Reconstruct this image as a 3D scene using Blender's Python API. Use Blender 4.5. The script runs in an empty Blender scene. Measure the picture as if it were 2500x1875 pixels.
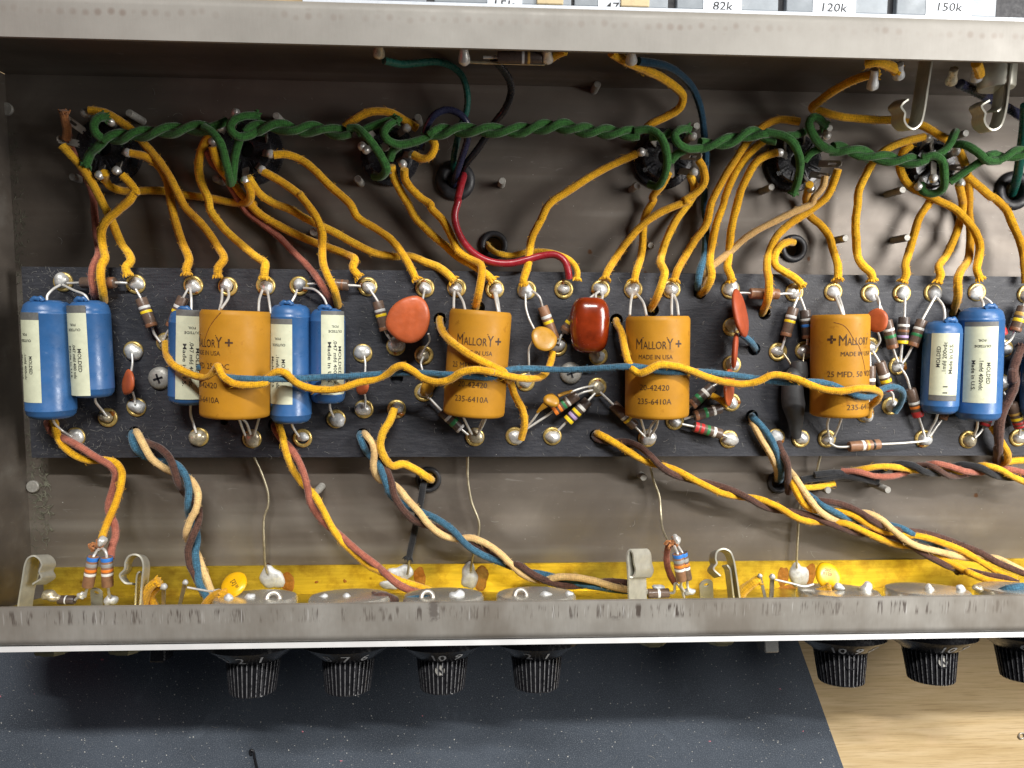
import bpy, math, random
import numpy as np
from mathutils import Vector

random.seed(7)
rng = np.random.default_rng(11)
CM = 0.01                      # every builder below works in centimetres
SC = bpy.context.scene

# ------------------------------------------------------------------ camera
PX, PY, FOC, CAMH = 1250.0, 937.5, 1763.0, 22.6      # principal point, focal length (photo pixels), lens height over the chassis floor
_zx = np.array([34050 - PX, -(1006 - PY), -FOC]); _zx /= np.linalg.norm(_zx)
_Z = -np.array([1165 - PX, -(775 - PY), -FOC]); _Z /= np.linalg.norm(_Z)
_X = _zx - (_zx @ _Z) * _Z; _X /= np.linalg.norm(_X)
_Y = np.cross(_Z, _X)
ROT = np.array([_X, _Y, _Z])                          # camera axes -> world axes
cam = bpy.data.cameras.new('camera'); cam_o = bpy.data.objects.new('camera', cam)
SC.collection.objects.link(cam_o)
cam.sensor_width = 36; cam.lens = FOC / 2500 * 36; cam.clip_start = 0.005; cam.clip_end = 20
from mathutils import Matrix
_m = Matrix(ROT.tolist()).to_4x4(); _m.translation = (0, 0, CAMH * CM); cam_o.matrix_world = _m
SC.camera = cam_o

# ------------------------------------------------------------------ light
W = bpy.data.worlds.new('World'); SC.world = W; W.use_nodes = True
W.node_tree.nodes['Background'].inputs[0].default_value = (0.80, 0.86, 1.0, 1)
W.node_tree.nodes['Background'].inputs[1].default_value = 0.035

def area_lamp(name, loc, aim, sx, sy, power, col):
    l = bpy.data.lights.new(name, 'AREA'); l.shape = 'RECTANGLE'; l.size = sx * CM; l.size_y = sy * CM
    l.energy = power; l.color = col
    o = bpy.data.objects.new(name, l); SC.collection.objects.link(o)
    o.location = Vector(loc) * CM
    o.rotation_euler = (Vector(aim) - Vector(loc)).to_track_quat('-Z', 'Y').to_euler()
    return o
area_lamp('ceiling_tube_lamp', (28, 268, 300), (0, -2, 1), 180, 6, 182.0, (1.0, 0.98, 0.94))
area_lamp('side_lamp', (29, 6.6, 23), (-6, -1, 0), 20, 13, 1.6, (1.0, 0.97, 0.93))
area_lamp('red_fill_lamp', (-22, 1, 13), (-11, 7, 4), 4, 4, 0.022, (1.0, 0.08, 0.03))  # added red fill, stands in for the glow off an unseen red object
SC.view_settings.view_transform = 'Standard'; SC.view_settings.look = 'None'
SC.view_settings.gamma = 1.0; SC.view_settings.exposure = 0.0
SC.cycles.max_bounces = 6; SC.cycles.glossy_bounces = 4; SC.cycles.diffuse_bounces = 3

# ------------------------------------------------------------------ pixels to centimetres
CROPS = {}
for _r, _y0 in (('A', 0), ('B', 450), ('C', 900), ('D', 1375)):
    for _c, _x0 in (('1', 0), ('2', 600), ('3', 1200), ('4', 1850)):
        CROPS[_r + _c] = (_x0, _y0, 650 / 2157)
CROPS.update({'F1': (0, 1330, 400 / 2212), 'F2': (380, 1380, 400 / 2212), 'F3': (1500, 1290, 400 / 2212), 'F4': (1860, 1370, 400 / 2212),
              'F5': (2100, 1360, 400 / 2212), 'G': (2100, 130, 400 / 1896), 'R': (2300, 700, 200 / 737), 'P': (0, 0, 1.0)})
for _k, _o in enumerate(((120, 240), (450, 240), (820, 240), (1480, 260), (1820, 260), (2150, 280))):
    CROPS['S%d' % (_k + 1)] = (_o[0], _o[1], 300 / 2074)

def at(px, py, z):
    """point (cm) at height z over the chassis floor that the photo shows at pixel (px, py)"""
    d = ROT @ np.array([px - PX, -(py - PY), -FOC])
    return d * ((z - CAMH) / d[2]) + np.array([0, 0, CAMH])
def atY(px, py, y):
    d = ROT @ np.array([px - PX, -(py - PY), -FOC])
    return d * (y / d[1]) + np.array([0, 0, CAMH])
def pix(s):
    """'B1 10,20,1.0 30,40 B2 5,6' -> list of (photo x, photo y, z or None)"""
    out = []; k = 'P'
    for t in s.split():
        if ',' not in t: k = t; continue
        v = [float(a) for a in t.split(',')]
        x0, y0, sc = CROPS[k]
        out.append((x0 + v[0] * sc, y0 + v[1] * sc, v[2] if len(v) > 2 else None))
    return out
def path(s, z=1.0):
    p = pix(s); n = len(p)
    d = [0.0]
    for a, b in zip(p, p[1:]): d.append(d[-1] + math.hypot(a[0] - b[0], a[1] - b[1]))
    ks = [i for i in range(n) if p[i][2] is not None]
    zz = np.interp(d, [d[i] for i in ks], [p[i][2] for i in ks]) if ks else [z] * n
    return [at(p[i][0], p[i][1], zz[i]) for i in range(n)]
def pt(s, z=None):
    p = pix(s)[0]; return at(p[0], p[1], p[2] if z is None else z)

# ------------------------------------------------------------------ materials
MATS = {}
def nodes(name):
    m = bpy.data.materials.new(name); m.use_nodes = True; MATS[name] = m
    nt = m.node_tree; return m, nt, nt.nodes['Principled BSDF']
class NB:
    def __init__(s, nt): s.nt = nt
    def n(s, t, **kw):
        x = s.nt.nodes.new(t)
        for k, v in kw.items(): setattr(x, k, v)
        return x
    def link(s, a, b): s.nt.links.new(a, b)
    def coord(s, out='Object'):
        return s.n('ShaderNodeTexCoord').outputs[out]
    def mapped(s, sc, out='Object'):
        mp = s.n('ShaderNodeMapping'); s.link(s.coord(out), mp.inputs[0]); mp.inputs['Scale'].default_value = sc; return mp.outputs[0]
    def noise(s, scale, detail=4, rough=0.55, vec=None, stretch=(1, 1, 1), dist=0):
        t = s.n('ShaderNodeTexNoise'); s.link(vec if vec is not None else s.mapped(tuple(100 * q for q in stretch)), t.inputs['Vector'])
        t.inputs['Scale'].default_value = scale; t.inputs['Detail'].default_value = detail; t.inputs['Roughness'].default_value = rough
        t.inputs['Distortion'].default_value = dist
        return t.outputs[0]
    def ramp(s, fac, stops):
        r = s.n('ShaderNodeValToRGB'); s.link(fac, r.inputs[0]); e = r.color_ramp.elements
        while len(e) < len(stops): e.new(0.5)
        for q, (p, c) in zip(e, stops):
            q.position = p; q.color = (*c, 1) if len(c) == 3 else c
        return r.outputs[0]
    def mix(s, fac, a, b, mode='MIX'):
        x = s.n('ShaderNodeMix', data_type='RGBA', blend_type=mode)
        for sock, v in ((x.inputs[0], fac), (x.inputs[6], a), (x.inputs[7], b)):
            if hasattr(v, 'is_linked'): s.link(v, sock)
            elif isinstance(v, (int, float)): sock.default_value = v
            else: sock.default_value = (*v, 1)
        return x.outputs[2]
    def math(s, op, a, b=0.0, c=0.0):
        x = s.n('ShaderNodeMath', operation=op)
        for sock, v in zip(x.inputs, (a, b, c)):
            if hasattr(v, 'is_linked'): s.link(v, sock)
            else: sock.default_value = v
        return x.outputs[0]
    def bump(s, h, strength, dist, bsdf):
        b = s.n('ShaderNodeBump'); b.inputs['Strength'].default_value = strength; b.inputs['Distance'].default_value = dist * CM
        s.link(h, b.inputs['Height']); s.link(b.outputs[0], bsdf.inputs['Normal'])

def simple(name, col, rough=0.5, metal=0.0, var=0.18, nscale=6.0, bump=0.0, bscale=40.0, coat=0.0, rvar=0.12, spec=None, dirt=None, dirtcov=0.62):
    m, nt, b = nodes(name); q = NB(nt)
    n = q.noise(nscale, 5)
    lo = tuple(c * (1 - var) for c in col); hi = tuple(min(1, c * (1 + var)) for c in col)
    c = q.ramp(n, [(0.3, lo), (0.7, hi)])
    if dirt is not None:
        d = q.noise(nscale * 2.3, 6, 0.65)
        c = q.mix(q.ramp(d, [(dirtcov, (0, 0, 0)), (dirtcov + 0.12, (1, 1, 1))]), c, dirt)
    q.link(c, b.inputs['Base Color'])
    r = q.ramp(q.noise(nscale * 1.7, 3), [(0.3, (max(0, rough - rvar),) * 3), (0.7, (min(1, rough + rvar),) * 3)])
    q.link(r, b.inputs['Roughness'])
    b.inputs['Metallic'].default_value = metal
    if coat: b.inputs['Coat Weight'].default_value = coat; b.inputs['Coat Roughness'].default_value = 0.08
    if spec is not None: b.inputs['Specular IOR Level'].default_value = spec
    if bump: q.bump(q.noise(bscale, 3), bump, 0.02, b)
    return m

def cloth(name, col, dark=0.45, pitch=9.0, fuzz=0.5):
    """braided cotton sleeve: diamond weave laid along the wire (UV: around, along in cm)"""
    m, nt, b = nodes(name); q = NB(nt)
    uv = q.n('ShaderNodeSeparateXYZ'); q.link(q.coord('UV'), uv.inputs[0])
    a = q.math('MULTIPLY', uv.outputs[0], 2 * math.pi * 5); v = q.math('MULTIPLY', uv.outputs[1], 2 * math.pi * pitch)
    s1 = q.math('SINE', q.math('ADD', a, v)); s2 = q.math('SINE', q.math('SUBTRACT', a, v))
    w = q.math('MULTIPLY_ADD', q.math('MULTIPLY', s1, s2), 0.5, 0.5)
    n = q.noise(13, 4, 0.75); n2 = q.noise(1.6, 5, 0.6)
    lo = tuple(c * dark for c in col)
    c = q.mix(q.math('MULTIPLY_ADD', w, 0.50, q.ramp(n, [(0.36, (0, 0, 0)), (0.60, (0.66,) * 3)])), lo, tuple(min(1, c * 1.12) for c in col))
    c = q.mix(q.ramp(n2, [(0.46, (0, 0, 0)), (0.70, (0.62, 0.62, 0.62))]), c, tuple(k * f for k, f in zip(col, (0.62, 0.50, 0.5))))
    q.link(c, b.inputs['Base Color'])
    b.inputs['Roughness'].default_value = 0.88; b.inputs['Specular IOR Level'].default_value = 0.2
    b.inputs['Sheen Weight'].default_value = 0.25 * fuzz * 2; b.inputs['Sheen Roughness'].default_value = 0.5
    q.bump(q.math('MULTIPLY_ADD', w, 0.6, n), 0.55, 0.015, b)
    return m

cloth('cloth_yellow', (0.76, 0.40, 0.010)); cloth('cloth_yellow_soiled', (0.68, 0.35, 0.012), dark=0.42); cloth('cloth_yellow_bright', (0.84, 0.47, 0.020), dark=0.5); cloth('cloth_pink', (0.40, 0.135, 0.088)); cloth('cloth_green', (0.038, 0.150, 0.030), dark=0.16)
cloth('cloth_blue', (0.050, 0.150, 0.235), dark=0.22); cloth('cloth_dark_blue', (0.012, 0.055, 0.10), dark=0.3); cloth('cloth_brown', (0.105, 0.050, 0.036), dark=0.2)
cloth('cloth_cream', (0.74, 0.51, 0.22), dark=0.6); cloth('cloth_black', (0.022, 0.023, 0.026), dark=0.3); cloth('cloth_tan', (0.56, 0.35, 0.13), dark=0.6)
cloth('cloth_orange', (0.42, 0.17, 0.06))
simple('plastic_red', (0.27, 0.014, 0.022), 0.32, var=0.1); simple('plastic_green', (0.010, 0.085, 0.065), 0.3, var=0.1)
simple('plastic_navy', (0.020, 0.022, 0.05), 0.28, var=0.1); simple('plastic_black', (0.012, 0.012, 0.014), 0.3, var=0.2)
simple('blue_epoxy', (0.032, 0.112, 0.285), 0.36, var=0.10, nscale=2.5, bump=0.10, bscale=9, dirt=(0.10, 0.18, 0.36), dirtcov=0.64)
simple('mallory_card', (0.44, 0.205, 0.016), 0.52, spec=0.25, var=0.13, nscale=1.1, bump=0.10, bscale=10, dirt=(0.31, 0.13, 0.010), dirtcov=0.60)
simple('label_paper', (0.62, 0.64, 0.47), 0.7, var=0.07, nscale=5, dirt=(0.48, 0.47, 0.33), dirtcov=0.62)
simple('label_bar', (0.13, 0.13, 0.125), 0.6, var=0.2, nscale=9); simple('ink_black', (0.022, 0.022, 0.024), 0.6, var=0.3, nscale=12, rvar=0.05)
simple('ink_brown', (0.060, 0.028, 0.012), 0.55, var=0.3, nscale=10); simple('crack', (0.16, 0.05, 0.008), 0.7)
simple('ceramic_orange', (0.46, 0.100, 0.032), 0.42, var=0.15, nscale=3, bump=0.5, bscale=3.5); simple('ceramic_red', (0.36, 0.065, 0.022), 0.55, var=0.14, nscale=3, bump=0.15, bscale=12)
simple('ceramic_ochre', (0.42, 0.21, 0.018), 0.38, var=0.12, nscale=3); simple('ceramic_yellow', (0.78, 0.42, 0.004), 0.32, var=0.08, nscale=2)
simple('dipped_red', (0.21, 0.024, 0.004), 0.20, var=0.5, nscale=1.3, coat=0.6, rvar=0.08, bump=0.25, bscale=2.5)
simple('resistor_brown', (0.125, 0.082, 0.060), 0.34, var=0.22, nscale=8); simple('resistor_dark', (0.072, 0.053, 0.045), 0.36, var=0.25, nscale=8)
simple('resistor_tan', (0.26, 0.135, 0.075), 0.4, var=0.18, nscale=8)
for _n, _c in dict(silver=(0.62, 0.63, 0.62), white=(0.75, 0.74, 0.70), yellow=(0.85, 0.60, 0.02), green=(0.03, 0.20, 0.07), orange=(0.80, 0.22, 0.03), red=(0.45, 0.03, 0.03),
                   violet=(0.42, 0.30, 0.52), blue=(0.04, 0.20, 0.62), brown=(0.22, 0.10, 0.05), black=(0.02, 0.02, 0.02), gold=(0.55, 0.33, 0.08), grey=(0.30, 0.30, 0.29)).items():
    simple('band_' + _n, _c, 0.38, var=0.10, nscale=20)
simple('solder', (0.66, 0.655, 0.63), 0.36, metal=0.45, var=0.14, nscale=9, bump=0.22, bscale=10, rvar=0.14, dirt=(0.26, 0.15, 0.06), dirtcov=0.66)
simple('solder_dull', (0.54, 0.55, 0.55), 0.55, metal=0.35, var=0.22, nscale=7, bump=0.8, bscale=8)
simple('solder_aged', (0.46, 0.41, 0.30), 0.36, metal=0.5, var=0.3, nscale=8, bump=0.2, bscale=10, dirt=(0.18, 0.09, 0.02), dirtcov=0.56)
simple('tinned_lead', (0.66, 0.645, 0.61), 0.40, metal=0.4, var=0.12, nscale=6, dirt=(0.40, 0.34, 0.24), dirtcov=0.62)
simple('bare_wire', (0.50, 0.45, 0.32), 0.42, metal=0.8, var=0.25, nscale=5)
simple('eyelet_brass', (0.58, 0.42, 0.14), 0.34, metal=0.6, var=0.25, nscale=8, dirt=(0.20, 0.12, 0.03), dirtcov=0.58)
simple('lug_steel', (0.46, 0.43, 0.38), 0.40, metal=0.6, var=0.2, nscale=7)
simple('spring_nickel', (0.50, 0.49, 0.42), 0.40, metal=0.45, var=0.12, nscale=4, rvar=0.08)
simple('screw_zinc', (0.36, 0.35, 0.32), 0.55, metal=0.4, var=0.2, nscale=14)
simple('nut_brass', (0.42, 0.38, 0.22), 0.4, metal=0.85, var=0.2, nscale=6)
simple('phenolic', (0.018, 0.018, 0.021), 0.24, var=0.3, nscale=9, bump=0.1, bscale=30)
simple('rubber', (0.018, 0.018, 0.021), 0.5, var=0.25, nscale=6); simple('heat_shrink', (0.045, 0.046, 0.048), 0.55, var=0.2, nscale=4, bump=0.2, bscale=14, dirt=(0.10, 0.10, 0.10), dirtcov=0.68)
simple('knob_black', (0.010, 0.010, 0.012), 0.26, var=0.3, nscale=6, dirt=(0.13, 0.13, 0.14), dirtcov=0.63); simple('knob_grip', (0.010, 0.010, 0.012), 0.26, var=0.3, nscale=5); simple('knob_rib_highlight', (0.16, 0.16, 0.165), 0.35, var=0.35, nscale=5, dirt=(0.03, 0.03, 0.033), dirtcov=0.5); simple('knob_mark', (0.80, 0.81, 0.80), 0.6, var=0.25, nscale=10)
simple('aluminium', (0.82, 0.82, 0.82), 0.38, metal=0.3, var=0.03, nscale=0.8)
simple('pot_case', (0.66, 0.65, 0.60), 0.26, metal=0.75, var=0.03, nscale=1, rvar=0.03)
simple('flux', (0.25, 0.085, 0.012), 0.22, var=0.35, nscale=6, bump=0.3, bscale=12)
simple('clear_drawer', (0.30, 0.33, 0.36), 0.20, var=0.25, nscale=0.9, dirt=(0.50, 0.52, 0.52), dirtcov=0.60); simple('organizer_frame', (0.62, 0.66, 0.72), 0.35, var=0.06)
simple('organizer_gap', (0.008, 0.008, 0.012), 0.5); simple('sticker', (0.72, 0.77, 0.84), 0.6, var=0.03); simple('paper_tape', (0.58, 0.47, 0.28), 0.7, var=0.1)
simple('dust_white', (0.55, 0.54, 0.50), 0.9, var=0.3, nscale=3); simple('dust_pink', (0.65, 0.22, 0.26), 0.8); simple('lint', (0.34, 0.33, 0.30), 0.95)
simple('dust_moss', (0.15, 0.15, 0.11), 0.95, var=0.5, nscale=8)

def chassis_steel():
    m, nt, b = nodes('chassis_steel'); q = NB(nt)
    n = q.noise(0.30, 5, 0.58, dist=1.2); n2 = q.noise(0.9, 6, 0.6, stretch=(0.6, 1.3, 1))
    c = q.ramp(n, [(0.25, (0.120, 0.100, 0.084)), (0.55, (0.170, 0.147, 0.125)), (0.80, (0.235, 0.209, 0.181))])
    c = q.mix(q.ramp(n2, [(0.35, (0.30,) * 3), (0.7, (0, 0, 0))]), c, (0.12, 0.098, 0.078))
    rl = q.noise(0.9, 3, 0.5, stretch=(0.06, 1.0, 1)); c = q.mix(q.ramp(rl, [(0.35, (0.62,) * 3), (0.55, (0, 0, 0))]), c, (0.105, 0.091, 0.080)); c = q.mix(q.ramp(rl, [(0.55, (0, 0, 0)), (0.72, (0.6,) * 3)]), c, (0.285, 0.265, 0.235))     # roll streaks, with light and dark reflection bands painted into the colour
    sc_ = q.noise(2.2, 4, 0.7, stretch=(0.5, 2.6, 1), dist=1.2); c = q.mix(q.ramp(sc_, [(0.64, (0, 0, 0)), (0.70, (0.35,) * 3)]), c, (0.30, 0.285, 0.26))
    vo = q.n('ShaderNodeTexVoronoi'); vo.inputs['Scale'].default_value = 0.55; q.link(q.mapped((100,) * 3), vo.inputs['Vector'])
    sp = q.ramp(q.math('ADD', vo.outputs['Distance'], q.math('MULTIPLY', q.noise(14, 2), 0.05)), [(0.055, (1, 1, 1)), (0.075, (0, 0, 0))])
    c = q.mix(sp, c, (0.11, 0.045, 0.014))
    w = q.noise(9, 3, 0.6, stretch=(1, 1, 1)); ws = q.ramp(w, [(0.70, (0, 0, 0)), (0.76, (0.5, 0.5, 0.5))])
    c = q.mix(ws, c, (0.34, 0.33, 0.30))
    q.link(c, b.inputs['Base Color']); b.inputs['Metallic'].default_value = 0.45
    q.link(q.ramp(q.noise(0.5, 6, 0.65), [(0.3, (0.38,) * 3), (0.75, (0.56,) * 3)]), b.inputs['Roughness'])
    q.bump(q.noise(10, 5, 0.7), 0.06, 0.02, b)
chassis_steel()

def flange_metal(name, y_in, y_out, front):
    """zinc plated flange: drawn grain, roll marks or soot marks in a band along the bend (object space = world)"""
    m, nt, b = nodes(name); q = NB(nt)
    sx = q.n('ShaderNodeSeparateXYZ'); q.link(q.coord('Object'), sx.inputs[0])
    t = q.math('DIVIDE', q.math('SUBTRACT', q.math('MULTIPLY', sx.outputs[1], 100), y_in), y_out - y_in)      # 0 inner edge .. 1 bend
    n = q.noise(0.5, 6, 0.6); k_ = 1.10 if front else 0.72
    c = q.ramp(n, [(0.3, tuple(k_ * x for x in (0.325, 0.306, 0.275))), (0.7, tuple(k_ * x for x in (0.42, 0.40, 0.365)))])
    g = q.noise(2.0, 5, 0.7, stretch=(6, 0.8, 1)); c = q.mix(q.ramp(g, [(0.4, (0, 0, 0)), (0.75, (0.35,) * 3)]), c, (0.29, 0.275, 0.25))
    if front:
        band = q.ramp(t, [(0.12, (0, 0, 0)), (0.22, (1, 1, 1)), (0.45, (1, 1, 1)), (0.55, (0, 0, 0))])
        st = q.noise(1.0, 3, 0.7, stretch=(9, 0.9, 1)); st = q.ramp(st, [(0.53, (0, 0, 0)), (0.62, (1, 1, 1))])
        reg = q.ramp(q.noise(0.35, 2, 0.5, stretch=(1, 0, 0)), [(0.35, (0.35,) * 3), (0.55, (1.0,) * 3)])
        c = q.mix(q.math('MULTIPLY', q.math('MULTIPLY', band, st), reg), c, (0.085, 0.066, 0.058))
        lt = q.noise(1.0, 3, 0.7, stretch=(11, 0.5, 1)); lt = q.ramp(lt, [(0.60, (0, 0, 0)), (0.68, (0.8,) * 3)])
        c = q.mix(q.math('MULTIPLY', band, lt), c, (0.70, 0.69, 0.66))
        big = q.n('ShaderNodeTexVoronoi'); big.inputs['Scale'].default_value = 0.9; q.link(q.mapped((100, 38, 0)), big.inputs['Vector'])
        bs = q.ramp(q.math('ADD', big.outputs['Distance'], q.math('MULTIPLY', q.noise(8, 3), 0.22)), [(0.19, (0.85,) * 3), (0.26, (0, 0, 0))])
        bb = q.ramp(t, [(0.0, (1, 1, 1)), (0.5, (1, 1, 1)), (0.6, (0, 0, 0))])
        c = q.mix(q.math('MULTIPLY', q.math('MULTIPLY', bs, bb), reg), c, (0.07, 0.055, 0.055))
        tn = q.noise(0.28, 5, 0.65, stretch=(1, 0.6, 1)); c = q.mix(q.ramp(tn, [(0.42, (0, 0, 0)), (0.62, (0.75,) * 3)]), c, (0.215, 0.185, 0.150))
    else:
        vo = q.n('ShaderNodeTexVoronoi'); vo.inputs['Scale'].default_value = 3.9; vo.inputs['Randomness'].default_value = 0.35; q.link(q.mapped((100, 100, 0)), vo.inputs['Vector'])
        sp = q.ramp(vo.outputs['Distance'], [(0.16, (1, 1, 1)), (0.42, (0, 0, 0))])
        band = q.ramp(t, [(0.50, (0, 0, 0)), (0.62, (1, 1, 1)), (0.86, (1, 1, 1)), (0.94, (0, 0, 0))])
        reg = q.ramp(q.noise(0.30, 3, 0.5, stretch=(1, 0, 0)), [(0.40, (0.04,) * 3), (0.64, (0.6,) * 3)])
        c = q.mix(q.math('MULTIPLY', q.math('MULTIPLY', band, sp), reg), c, (0.16, 0.115, 0.09))
    q.link(c, b.inputs['Base Color']); b.inputs['Metallic'].default_value = 0.35 if front else 0.12
    r_ = 0.0 if front else 0.14
    q.link(q.ramp(q.noise(1.5, 4), [(0.3, (0.38 + r_,) * 3), (0.7, (0.52 + r_,) * 3)]), b.inputs['Roughness'])
    q.bump(q.noise(3, 4, 0.6, stretch=(6, 1, 1)), 0.08, 0.02, b)
flange_metal('rear_flange_zinc', 6.1, 6.95, False); flange_metal('front_flange_zinc', -6.87, -7.85, True)

def brass():
    m, nt, b = nodes('brass_sheet'); q = NB(nt)
    g = q.noise(1.2, 5, 0.65, stretch=(0.35, 7, 1)); c = q.ramp(g, [(0.3, (0.44, 0.33, 0.040)), (0.7, (0.62, 0.48, 0.070))])
    n = q.noise(1.1, 6, 0.7); c = q.mix(q.ramp(n, [(0.46, (0, 0, 0)), (0.66, (0.85,) * 3)]), c, (0.27, 0.165, 0.022))
    vo = q.n('ShaderNodeTexVoronoi'); vo.inputs['Scale'].default_value = 0.8; q.link(q.mapped((100,) * 3), vo.inputs['Vector'])
    c = q.mix(q.ramp(vo.outputs['Distance'], [(0.045, (1, 1, 1)), (0.07, (0, 0, 0))]), c, (0.16, 0.065, 0.015))
    q.link(c, b.inputs['Base Color']); b.inputs['Metallic'].default_value = 0.8
    q.link(q.ramp(q.noise(0.8, 5, 0.6, stretch=(1, 3, 1)), [(0.3, (0.30,) * 3), (0.7, (0.46,) * 3)]), b.inputs['Roughness'])
    q.bump(q.noise(3, 3, 0.6, stretch=(0.4, 6, 1)), 0.1, 0.02, b)
brass()

def fibre_board():
    m, nt, b = nodes('fibre_board'); q = NB(nt)
    n = q.noise(0.6, 6, 0.65); f = q.noise(5, 5, 0.7, stretch=(0.5, 3, 1))
    c = q.ramp(n, [(0.3, (0.014, 0.0145, 0.019)), (0.7, (0.028, 0.030, 0.039))])
    c = q.mix(q.ramp(f, [(0.48, (0, 0, 0)), (0.8, (0.6,) * 3)]), c, (0.055, 0.056, 0.064))
    d = q.noise(26, 2, 0.5); c = q.mix(q.ramp(d, [(0.735, (0, 0, 0)), (0.79, (0.6,) * 3)]), c, (0.34, 0.33, 0.30))
    q.link(c, b.inputs['Base Color']); q.link(q.ramp(f, [(0.3, (0.42,) * 3), (0.7, (0.68,) * 3)]), b.inputs['Roughness'])
    q.bump(q.math('ADD', q.noise(12, 4, 0.7), q.math('MULTIPLY', f, 0.8)), 0.35, 0.03, b)
fibre_board()

def bench_mat():
    m, nt, b = nodes('bench_mat'); q = NB(nt)
    n = q.noise(0.22, 6, 0.65); c = q.ramp(n, [(0.3, (0.044, 0.055, 0.072)), (0.7, (0.082, 0.100, 0.128))])
    g = q.noise(34, 3, 0.6); c = q.mix(q.ramp(g, [(0.52, (0, 0, 0)), (0.72, (0.75,) * 3)]), c, (0.30, 0.325, 0.36))
    s = q.noise(14, 1, 0.4); c = q.mix(q.ramp(s, [(0.76, (0, 0, 0)), (0.79, (0.9,) * 3)]), c, (0.55, 0.55, 0.54))
    p = q.noise(0.5, 5, 0.7, dist=0.6); c = q.mix(q.ramp(p, [(0.62, (0, 0, 0)), (0.78, (0.55,) * 3)]), c, (0.16, 0.19, 0.23))
    q.link(c, b.inputs['Base Color']); b.inputs['Roughness'].default_value = 0.62
    q.bump(q.noise(30, 3, 0.6), 0.25, 0.02, b)
bench_mat()

def plywood():
    m, nt, b = nodes('plywood'); q = NB(nt)
    g = q.noise(0.8, 7, 0.7, stretch=(0.25, 3.2, 1), dist=0.4); c = q.ramp(g, [(0.25, (0.48, 0.335, 0.16)), (0.5, (0.60, 0.445, 0.24)), (0.75, (0.69, 0.535, 0.325))])
    p = q.noise(3, 5, 0.7, stretch=(0.22, 6, 1)); c = q.mix(q.ramp(p, [(0.50, (0, 0, 0)), (0.70, (0.62,) * 3)]), c, (0.30, 0.18, 0.075))
    s = q.noise(0.55, 5, 0.6); c = q.mix(q.ramp(s, [(0.55, (0, 0, 0)), (0.75, (0.5,) * 3)]), c, (0.70, 0.50, 0.30))
    q.link(c, b.inputs['Base Color']); b.inputs['Roughness'].default_value = 0.6
    q.bump(p, 0.12, 0.02, b)
plywood()

# ------------------------------------------------------------------ mesh building (cm in, metres out)
WORLD = {}                                            # object -> world origin in cm
def attach(o, org, parent):
    o.location = Vector((org - (WORLD[parent] if parent is not None else 0)) * CM)
    if parent is not None: o.parent = parent
    WORLD[o] = org
    SC.collection.objects.link(o)
def tag(o, label=None, cat=None, group=None, kind=None):
    for k, v in (('label', label), ('category', cat), ('group', group), ('kind', kind)):
        if v: o[k] = v
    return o
def thing(name, base, label, cat, group=None):
    o = bpy.data.objects.new(name, None); o.empty_display_size = 0.003
    attach(o, np.array(base, float), None); return tag(o, label, cat, group)
class G:
    """collects geometry of ONE piece"""
    def __init__(s): s.v = []; s.f = []; s.uv = []
    def add(s, V, F, UV=None):
        n = len(s.v); s.v.extend([tuple(p) for p in V]); s.f.extend([tuple(i + n for i in f) for f in F])
        s.uv.extend(UV if UV is not None else [(0.0, 0.0)] * len(V)); return s
    def done(s, name, mat, parent=None, smooth=True, org=None, angle=None):
        V = np.array(s.v, float)
        if org is None:
            lo, hi = V.min(0), V.max(0); org = np.array([(lo[0] + hi[0]) / 2, (lo[1] + hi[1]) / 2, lo[2]])
        org = np.array(org, float)
        me = bpy.data.meshes.new(name); me.from_pydata(((V - org) * CM).tolist(), [], s.f)
        ul = me.uv_layers.new(name='UVMap'); li = np.empty(len(me.loops), 'i'); me.loops.foreach_get('vertex_index', li)
        ul.data.foreach_set('uv', np.array(s.uv, 'f')[li].ravel())
        if smooth:
            me.polygons.foreach_set('use_smooth', [True] * len(me.polygons))
            if angle: me.set_sharp_from_angle(angle=math.radians(angle))
        me.materials.append(MATS[mat]); me.update()
        o = bpy.data.objects.new(name, me); attach(o, org, parent); return o

def spline(P, step=0.07):
    P = np.array(P, float)
    if len(P) == 2: P = np.array([P[0], (P[0] + P[1]) / 2, P[1]])
    E = np.vstack([2 * P[0] - P[1], P, 2 * P[-1] - P[-2]]); out = []
    for i in range(1, len(E) - 2):
        p0, p1, p2, p3 = E[i - 1:i + 3]
        # centripetal form keeps uneven spacing from overshooting
        t = [0.0]
        for a, b in ((p0, p1), (p1, p2), (p2, p3)): t.append(t[-1] + max(1e-4, np.linalg.norm(b - a)) ** 0.5)
        n = max(2, int(np.linalg.norm(p2 - p1) / step))
        for k in range(n):
            u = t[1] + (t[2] - t[1]) * k / n
            A1 = (t[1] - u) / (t[1] - t[0]) * p0 + (u - t[0]) / (t[1] - t[0]) * p1
            A2 = (t[2] - u) / (t[2] - t[1]) * p1 + (u - t[1]) / (t[2] - t[1]) * p2
            A3 = (t[3] - u) / (t[3] - t[2]) * p2 + (u - t[2]) / (t[3] - t[2]) * p3
            B1 = (t[2] - u) / (t[2] - t[0]) * A1 + (u - t[0]) / (t[2] - t[0]) * A2
            B2 = (t[3] - u) / (t[3] - t[1]) * A2 + (u - t[1]) / (t[3] - t[1]) * A3
            out.append((t[2] - u) / (t[2] - t[1]) * B1 + (u - t[1]) / (t[2] - t[1]) * B2)
    out.append(P[-1]); return np.array(out)
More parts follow.
